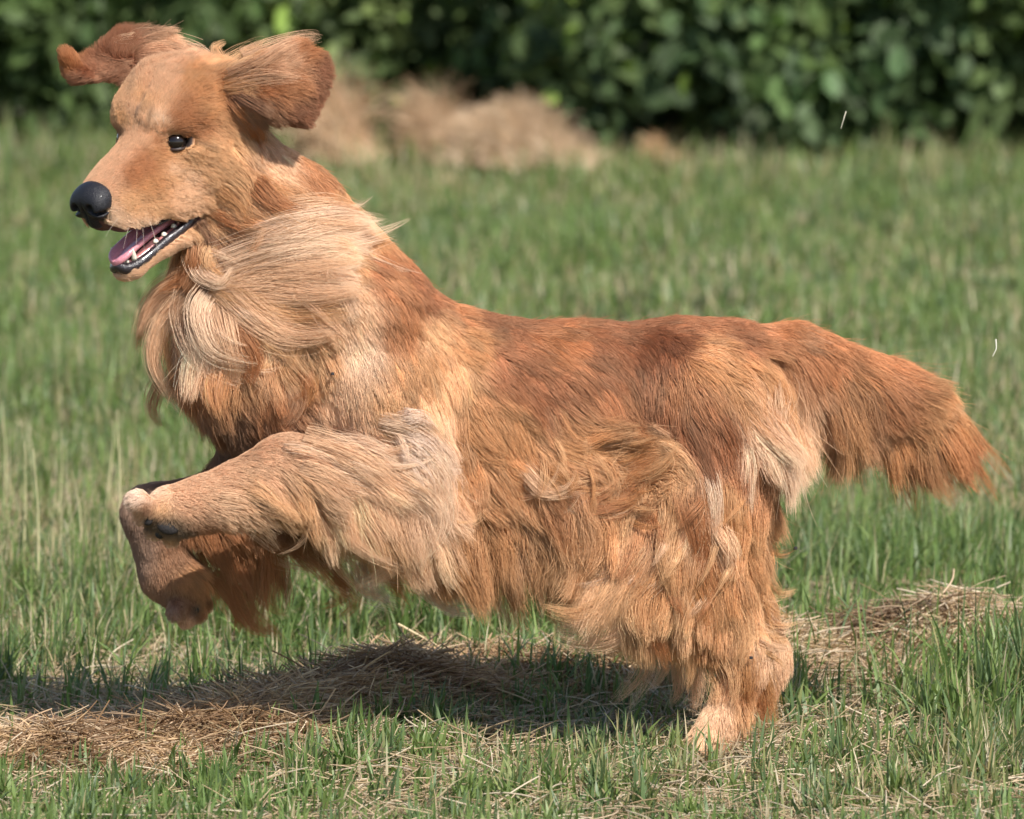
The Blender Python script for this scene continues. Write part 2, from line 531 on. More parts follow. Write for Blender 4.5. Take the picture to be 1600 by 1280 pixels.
DK = [(.036, .060, .020), (.048, .078, .026), (.060, .095, .034)]
MD = [(.065, .105, .034), (.085, .130, .044), (.055, .085, .034)]
LG = [(.095, .145, .050), (.120, .165, .060), (.075, .110, .044)]
BL = [(.060, .100, .042), (.085, .128, .050), (.050, .082, .034)]
for a in [(-420, 232, 1.1, 1.7, .9, 2600, .055, DK, 'dark shrub beyond the left picture edge, partly seen'),
          (-60, 232, .95, 1.8, .9, 4200, .055, MD, 'shrub behind the far ear at the left end of the hedge', .02),
          (200, 225, .85, 1.9, .9, 4200, .050, DK, 'dark shrub standing directly behind the head of the dog', .01),
          (440, 218, .85, 1.9, .9, 4200, .052, LG, 'lighter green shrub behind the near ear', .03),
          (640, 205, .85, 1.7, .9, 4400, .052, MD, 'mid green shrub just left of the large dead grass clump', .02),
          (850, 200, .85, 1.9, .9, 4400, .060, LG, 'shrub rising directly above the large dead grass clump', .02),
          (1050, 238, .80, 1.8, .9, 5600, .060, BL, 'glossy shrub with yellow green leaves right of the dead grass clump', .06),
          (1190, 238, .48, 1.5, .7, 3200, .060, MD, 'narrow shrub left of the black gap in the hedge', .03),
          (1430, 240, .62, 1.7, .8, 5000, .065, BL, 'large leaved bluish shrub right of the black gap', .02),
          (1620, 242, .75, 1.8, .9, 4200, .060, MD, 'green shrub at the right picture edge', .03),
          (1980, 242, 1.0, 1.8, .9, 2600, .055, DK, 'dark shrub beyond the right picture edge, partly seen')]:
    shrub(*a)
for a in [(-950, 232, 1.3, 1.8, 1.0, 1800, .06, MD, 'loose green shrub well beyond the left picture edge'), (-1500, 232, 1.3, 1.8, 1.0, 1500, .06, DK, 'dark shrub farthest beyond the left picture edge'), (2500, 242, 1.3, 1.8, 1.0, 1800, .06, LG, 'light green shrub well beyond the right picture edge'), (3050, 242, 1.3, 1.8, 1.0, 1500, .06, MD, 'green shrub farthest beyond the right picture edge')]:
    shrub(*a)
# a second, deeper row that closes the hedge
for i, px in enumerate((-300, 150, 520, 900, 1300, 1700, 2050)):
    shrub(px, 185, 1.4, 2.2, 1.2, 4200, .07, DK, ['deep rear bush filling the hedge at far left', 'deep rear bush behind the forehead', 'deep rear bush behind the lighter green shrub', 'deep rear bush above the dead grass', 'deep rear bush closing the black gap', 'deep rear bush behind the right edge shrub', 'deep rear bush beyond the right edge'][i])


def dead_clump(px, py, w, h, n, label, tint=(1, 1, 1)):
    g = G(px, py)
    b = np.stack([g[0] + rng.normal(0, w * .40, n), g[1] + rng.normal(0, .12, n), np.zeros(n)], 1)
    out = rng.normal(0, .35, n) - .25
    hh = h * rng.uniform(.2, 1.15, n) * np.exp(-((b[:, 0] - g[0]) / (w * .75)) ** 2)
    t = np.linspace(0, 1, 6)
    q = b[:, None] + np.stack([out[:, None] * hh[:, None] * t ** 2 + rng.normal(0, .01, (n, 6)), -.3 * hh[:, None] * t ** 2 + 0 * out[:, None], hh[:, None] * (t - .45 * np.abs(out)[:, None] * t ** 2)], -1)
    col = np.array([(.52, .36, .22), (.64, .47, .32), (.40, .28, .17), (.58, .44, .30)])[rng.integers(0, 4, n)] * rng.uniform(.7, 1.15, (n, 1)) * tint
    o = curves_np('dead_grass_clump', q, rng.uniform(.0012, .0028, n)[:, None] * (1 - .6 * t[None]), straw_mat, cols=np.repeat(col[:, None], 6, 1))
    return tag(o, label, 'dead grass', 'clumps of dead grass at the hedge foot')


dead_clump(810, 250, .21, .17, 1900, 'large tan clump of dead grass at the hedge foot above the back')
dead_clump(690, 236, .12, .20, 500, 'taller sparse dead grass at the left side of the large clump', (.9, .85, .8))
dead_clump(525, 246, .10, .26, 900, 'small tan dead grass tuft right of the near ear', (1.1, 1.05, 1))
dead_clump(1030, 245, .06, .07, 90, 'little dead grass tuft right of the large clump', (1, .85, .75))
dead_clump(90, 70, .05, .10, 100, 'rusty dead twigs hanging in the hedge left of the far ear')
# ================================================================== THE DOG
S = 0.01
PSI, THE = math.radians(48), math.radians(20)
HEAD_Y = -0.13
H0 = P(235, 215, HEAD_Y)
_vf = np.array((-math.cos(PSI) * math.cos(THE), -math.sin(PSI) * math.cos(THE), -math.sin(THE)))
_vu = np.array((-math.cos(PSI) * math.sin(THE), -math.sin(PSI) * math.sin(THE), math.cos(THE)))
_vl = np.array((math.sin(PSI), -math.cos(PSI), 0.0))
HM = np.stack([_vf, _vl, _vu], axis=1)          # columns: forward, left, up


def H(f, l, u):
    """head frame (cm) to world"""
    return H0 + HM @ (np.array((f, l, u)) * S)


def HP(px, py, l):
    """head-frame (f, l, u) in cm of the point at lateral l that stands at pixel px, py"""
    c = np.array((0, -CAM_D, CAM_H))
    d = P(px, py, 0.0) - c
    o = H0 + HM[:, 1] * l * S
    t = np.dot(o - c, HM[:, 1]) / np.dot(d, HM[:, 1])
    q = HM.T @ (c + d * t - H0) / S
    return q[0], q[1], q[2]


def Ym(px):
    return (px - 900) / 1300 * 0.2


PR = 1 / 1300.0
prims = []          # kind, data, smooth, region, op


def cone(a, b, ra, rb, ky=1.0, k=0.02, reg='body', op=1):
    prims.append(('cone', (np.array(a), np.array(b), ra, rb, ky), k, reg, op))


def ell(c, r, M=None, k=0.015, reg='body', op=1):
    prims.append(('ell', (np.array(c), np.array(r), np.eye(3) if M is None else np.asarray(M)), k, reg, op))


def bc(x0, y0, r0, x1, y1, r1, dy=0.0, dy1=None, ky=0.85, k=0.03, reg='body'):
    dy1 = dy if dy1 is None else dy1
    cone(P(x0, y0, Ym(x0) + dy), P(x1, y1, Ym(x1) + dy1), r0 * PR, r1 * PR, ky, k, reg)


# torso
bc(420, 555, 118, 560, 585, 150, ky=.8)
bc(560, 585, 150, 720, 632, 132, ky=.85)
bc(720, 632, 132, 900, 632, 118, ky=.85)
bc(900, 632, 118, 1060, 615, 106, ky=.95)
bc(1060, 615, 106, 1140, 620, 80, ky=1.0)
bc(500, 690, 80, 680, 725, 82, ky=1.0)
bc(680, 725, 82, 940, 700, 78, ky=1.0)                 # keel of the chest
# neck
bc(345, 240, 62, 435, 355, 94, dy=-.012, ky=.9, reg='neck')
bc(440, 350, 98, 520, 490, 142, dy=-.005, ky=.85, reg='neck')
bc(330, 350, 50, 380, 500, 95, ky=1.0, reg='neck')
# near foreleg
bc(560, 490, 78, 610, 640, 72, dy=-.085, ky=.6)
bc(605, 620, 66, 640, 745, 48, dy=-.10, ky=.8, reg='fore')
bc(640, 755, 46, 450, 730, 42, dy=-.105, dy1=-.115, ky=.8, k=.02, reg='fore')
bc(446, 727, 45, 368, 764, 36, dy=-.115, dy1=-.12, ky=.85, k=.015, reg='fore')
bc(368, 764, 36, 320, 784, 37, dy=-.12, ky=.9, k=.015, reg='fore')
bc(320, 784, 38, 268, 800, 40, dy=-.12, ky=1.05, k=.01, reg='fore')
NPAW = [(214, 782, -.152, 17), (224, 806, -.134, 15), (241, 828, -.114, 15), (268, 841, -.094, 13)]
for tx, ty, td, tr in NPAW:
    cone(P(250 + (tx - 240) * .4, 800, Ym(270) + td * .7 - .035), P(tx, ty, Ym(tx) + td), 14 * PR, tr * PR, 1.0, .002, 'fore')
# far foreleg
bc(420, 620, 80, 400, 760, 52, dy=.075, ky=.7, reg='farfore')
bc(400, 765, 46, 232, 800, 35, dy=.075, ky=.9, k=.02, reg='farfore')
bc(232, 800, 38, 262, 895, 40, dy=.075, ky=1, k=.015, reg='farfore')
bc(262, 895, 40, 292, 942, 27, dy=.075, ky=1.1, k=.01, reg='farfore')
for tx, ty, td in ((274, 958, .040), (291, 968, .060), (309, 960, .082), (318, 944, .105)):
    cone(P(285, 925, Ym(285) + .075), P(tx, ty, Ym(tx) + td), 14 * PR, 14 * PR, 1.0, .002, 'farfore')
# hind legs
bc(850, 735, 80, 1000, 805, 64, dy=-.03, ky=1.0, reg='hind')
for dy, ox, reg in ((-.085, 0, 'hind'), (.085, 16, 'farhind')):
    bc(1095 + ox * .3, 650, 112, 1085 + ox * .5, 800, 92, dy=dy * .8, ky=.62, reg=reg)
    bc(1085 + ox * .5, 800, 90, 1030 + ox, 890, 62, dy=dy, ky=.7, reg=reg)
    ox2 = ox * 1.9
    bc(1030 + ox, 890, 60, 1160 + ox2, 1025, 27, dy=dy, ky=.8, k=.02, reg=reg)
    bc(1110 + ox, 900, 60, 1172 + ox2, 1020, 24, dy=dy, ky=.7, k=.02, reg=reg)
    bc(1170 + ox2, 1022, 29, 1122 + ox2, 1135, 26, dy=dy, ky=.9, k=.015, reg=reg)
    bc(1122 + ox2, 1135, 28, 1098 + ox2, 1165, 27, dy=dy, ky=1.1, k=.01, reg=reg)
    for q in (-.027, -.009, .009, .027):
        cone(P(1105 + ox2, 1160, Ym(1100) + dy + q * .6), P(1078 + ox2 + abs(q) * 400, 1174 + q * 120, Ym(1080) + dy + q), 17 * PR, 13 * PR, 1, .005, reg)
# tail
bc(1120, 562, 52, 1240, 548, 34, ky=.9, reg='tail')
bc(1240, 548, 34, 1390, 600, 24, ky=1, k=.015, reg='tail')
bc(1390, 602, 23, 1455, 650, 9, ky=1, k=.01, reg='tail')


# head, in its own frame
def hell(f, l, u, rf, rl, ru, k=.012, reg='head', op=1, pitch=0.0, yaw=0.0):
    R = Matrix.Rotation(math.radians(pitch), 3, 'Y') @ Matrix.Rotation(math.radians(yaw), 3, 'Z')
    ell(H(f, l, u), np.array((rf, rl, ru)) * S, HM @ np.array(R), k, reg, op)


def hcone(a, b, ra, rb, kl=1.0, k=.012, reg='head'):
    cone(H(*a), H(*b), ra * S, rb * S, kl, k, reg)


hell(-4.9, 0, 0.9, 7.0, 6.9, 5.7, k=.02)
hell(-3, 0, -3.2, 6.0, 5.4, 5.0, k=.02)
for s in (-1, 1):
    hell(-0.9, s * 2.4, 2.1, 1.7, 1.7, 1.1, k=.018)
    hell(-2.0, s * 5.0, -1.2, 2.6, 1.5, 1.2, k=.015)
    hell(-2.4, s * 4.2, 2.3, 2.4, 2.1, 1.7, k=.02)
    hell(4.5, s * 2.6, -3.2, 4.0, 1.5, 1.8, k=.02, pitch=6)
    hell(-4.6, s * 4.0, -4.6, 4.6, 2.9, 4.6, k=.02)
    hell(5.2, s * 1.7, -5.4, 6.2, 2.2, 3.0, k=.014, pitch=4)
    hell(8.9, s * 1.4, -5.4, 2.5, 2.0, 2.6, k=.01)
    hell(1.0, s * 3.2, -7.2, 3.2, 1.6, 2.4, k=.015)
    hell(0.3, s * 4.6, -0.2, 1.5, 1.2, 1.1, k=.010, op=-1)      # eye socket
    hcone((-3.2, s * 3.2, -9.6), (3.0, s * 2.3, -11.4), 1.9, 1.35, k=.008)
    hcone((3.0, s * 2.3, -11.4), (9.1, s * .8, -12.9), 1.35, 1.1, k=.008)
hell(5.5, 0, -2.6, 6.5, 3.3, 2.6, k=.02, pitch=8)
hcone((1.5, 0, -1.9), (10.4, 0, -3.9), 2.9, 2.35, k=.015)
hcone((-4, 0, -9.0), (1, 0, -11.6), 3.3, 1.8, k=.02)
hell(8.9, 0, -13.1, 1.5, 1.6, 1.05, k=.008)
SLIT = [HP(306, 326, 3.3), HP(284, 342, 2.6), HP(252, 362, 1.6)]
for s in (-1, 1):
    for a, b, ra, rb in ((SLIT[0], SLIT[1], .42, .75), (SLIT[1], SLIT[2], .75, 1.0)):
        cone(H(a[0], a[1] * s, a[2]), H(b[0], b[1] * s, b[2]), ra * S, rb * S, 1, .004, 'head', -1)
        cone(H(a[0], (a[1] + .9) * s, a[2]), H(b[0], (b[1] + .9) * s, b[2]), ra * S, rb * S, 1, .004, 'head', -1)
FUR0 = [HP(221, 190, 0), HP(228, 158, 0), HP(240, 120, 0)]
cone(H(FUR0[0][0] + .1, 0, FUR0[0][2]), H(FUR0[1][0] + .2, 0, FUR0[1][2] + .1), .35 * S, .45 * S, 1, .012, 'head', -1)
cone(H(FUR0[1][0] + .2, 0, FUR0[1][2] + .1), H(FUR0[2][0] + .1, 0, FUR0[2][2] + .3), .45 * S, .25 * S, 1, .012, 'head', -1)
# ears
ME = np.array([[1, 0, .0], [0, 1, 0], [0, 0, 1.]])


def flap(pts, widths, thick, reg, nrm, k=.01):
    """a leather flap: flattened ellipsoids strung along pts (pixel x, y, depth)"""
    n = norm(np.array(nrm, float))
    for i in range(len(pts) - 1):
        a, b = P(*pts[i]), P(*pts[i + 1])
        t = b - a
        L = np.linalg.norm(t)
        t = t / L
        nn = norm(n - t * np.dot(n, t))
        w = np.cross(nn, t)
        ell((a + b) / 2, (L * .75, (widths[i] + widths[i + 1]) / 2 * PR, thick), np.stack([t, w, nn], 1), k, reg)


yn = H(-6, 6, 4)[1]
flap([(345, 148, yn + .01), (385, 136, yn - .005), (420, 130, yn - .015), (450, 126, yn - .02), (472, 124, yn - .015), (486, 132, yn - .005), (498, 138, yn)], [28, 36, 45, 53, 54, 44, 26], .0062, 'ear', (.25, -1, .15), .020)
yf = H(-6, -6, 5)[1]
flap([(225, 112, yf), (185, 92, yf + .01), (150, 108, yf), (112, 112, yf - .02)], [20, 32, 22, 17], .0058, 'farear', (-.2, -1, .5))
flap([(122, 115, yf - .02), (100, 84, yf - .035)], [15, 12], .006, 'farear', (-.2, -1, .3))
flap([(172, 82, yf + .01), (215, 72, yf + .01), (285, 92, yf + .02)], [26, 22, 16], .009, 'farear', (0, -1, .4))


def prim_dist(pr, X, Y, Z):
    kind, d = pr[0], pr[1]
    if kind == 'cone':
        a, b, ra, rb, ky = d
        px_, py_, pz_ = X - a[0], (Y - a[1]) / ky, Z - a[2]
        bx, by, bz = b[0] - a[0], (b[1] - a[1]) / ky, b[2] - a[2]
        L2 = bx * bx + by * by + bz * bz
        t = np.clip((px_ * bx + py_ * by + pz_ * bz) / L2, 0, 1)
        return np.sqrt((px_ - t * bx) ** 2 + (py_ - t * by) ** 2 + (pz_ - t * bz) ** 2) - (ra + t * (rb - ra))
    c, r, M = d
    dx, dy, dz = X - c[0], Y - c[1], Z - c[2]
    q = [(dx * M[0, i] + dy * M[1, i] + dz * M[2, i]) for i in range(3)]
    k0 = np.sqrt(sum((q[i] / r[i]) ** 2 for i in range(3)))
    k1 = np.sqrt(sum((q[i] / r[i] ** 2) ** 2 for i in range(3))) + 1e-9
    return k0 * (k0 - 1) / k1


def prim_box(pr):
    kind, d = pr[0], pr[1]
    m = 0.045
    if kind == 'cone':
        a, b, ra, rb, ky = d
        r = np.array((max(ra, rb), max(ra, rb) * max(ky, 1), max(ra, rb))) + m
        return np.minimum(a, b) - r, np.maximum(a, b) + r
    c, r, M = d
    e = np.abs(M) @ r + m
    return c - e, c + e


VX = 0.0038
lo = np.array((-0.64, -0.36, -0.03))
hi = np.array((0.66, 0.26, 0.95))
dims = np.ceil((hi - lo) / VX).astype(int)
vol = np.full(dims, 0.05, np.float32)
for pr in prims:
    b0, b1 = prim_box(pr)
    i0 = np.clip(((b0 - lo) / VX).astype(int), 0, dims)
    i1 = np.clip(((b1 - lo) / VX).astype(int) + 1, 0, dims)
    sl = tuple(slice(i0[q], i1[q]) for q in range(3))
    ax = [(lo[q] + VX * np.arange(i0[q], i1[q])).astype(np.float32) for q in range(3)]
    d = prim_dist(pr, ax[0][:, None, None], ax[1][None, :, None], ax[2][None, None, :]).astype(np.float32)
    k = pr[2]
    v = vol[sl]
    if pr[4] == 1:
        h = np.maximum(k - np.abs(v - d), 0) / k
        vol[sl] = np.minimum(v, d) - h * h * k * 0.25
    else:
        d = -d
        h = np.maximum(k - np.abs(v - d), 0) / k
        vol[sl] = np.maximum(v, d) + h * h * k * 0.25


def surface_nets(v, lo, h):
    ins = v < 0
    nx, ny, nz = v.shape
    cs = np.zeros((nx - 1, ny - 1, nz - 1), np.uint8)
    for a in (0, 1):
        for b in (0, 1):
            for c in (0, 1):
                cs += ins[a:nx - 1 + a, b:ny - 1 + b, c:nz - 1 + c]
    act = (cs > 0) & (cs < 8)
    I = np.argwhere(act)
    idx = np.full(act.shape, -1, np.int32)
    idx[act] = np.arange(len(I))
    acc = np.zeros((len(I), 3))
    cnt = np.zeros(len(I))
    cor = [(a, b, c) for a in (0, 1) for b in (0, 1) for c in (0, 1)]
    for p in cor:
        for q in range(3):
            if p[q] == 0:
                p2 = list(p); p2[q] = 1
                v0 = v[I[:, 0] + p[0], I[:, 1] + p[1], I[:, 2] + p[2]].astype(float)
                v1 = v[I[:, 0] + p2[0], I[:, 1] + p2[1], I[:, 2] + p2[2]].astype(float)
                m = (v0 < 0) != (v1 < 0)
                t = np.where(m, v0 / np.where(m, v0 - v1, 1), 0)
                pos = np.tile(np.array(p, float), (len(I), 1))
                pos[:, q] += t
                acc[m] += pos[m]
                cnt[m] += 1
    V = lo + h * (I + acc / cnt[:, None])
    F = []
    for q in range(3):
        r, s = (q + 1) % 3, (q + 2) % 3
        a = [slice(1, n - 1) for n in v.shape]
        a0 = list(a); a1 = list(a)
        a0[q] = slice(0, v.shape[q] - 1); a1[q] = slice(1, v.shape[q])
        m0, m1 = ins[tuple(a0)], ins[tuple(a1)]
        E = np.argwhere(m0 != m1)
        inside0 = m0[m0 != m1]
        E[:, r] += 1; E[:, s] += 1
        e = lambda dr, ds: idx[tuple((E[:, k] - (dr if k == r else ds if k == s else 0)) for k in range(3))]
        Q = np.stack([e(1, 1), e(0, 1), e(0, 0), e(1, 0)], 1)
        Q[~inside0] = Q[~inside0][:, ::-1]
        F.append(Q)
    F = np.concatenate(F)
    return V, F[(F >= 0).all(1)]


BV, BF = surface_nets(vol, lo, VX)
del vol
# light smoothing
for it in range(2):
    acc = np.zeros_like(BV); cnt = np.zeros(len(BV))
    for a, b in ((0, 1), (1, 2), (2, 3), (3, 0)):
        np.add.at(acc, BF[:, a], BV[BF[:, b]]); np.add.at(cnt, BF[:, a], 1)
    BV = BV * .5 + .5 * acc / np.maximum(cnt, 1)[:, None]
print('body', len(BV), len(BF))
# ------------------------------------------------------------------ coat: colours and the way it lies
TINT = {
    'dark': (0.24, 0.072, 0.026), 'red': (0.33, 0.102, 0.036), 'rust': (0.43, 0.160, 0.056),
    'gold': (0.57, 0.275, 0.108), 'lgold': (0.70, 0.41, 0.205), 'pale': (0.79, 0.515, 0.325),
    'cream': (0.86, 0.62, 0.44), 'white': (0.86, 0.67, 0.54), 'pink': (0.64, 0.38, 0.23),
    'brown': (0.24, 0.105, 0.055), 'grey': (0.30, 0.19, 0.145), 'soil': (0.07, 0.048, 0.032), 'ear': (0.22, 0.060, 0.024),
}
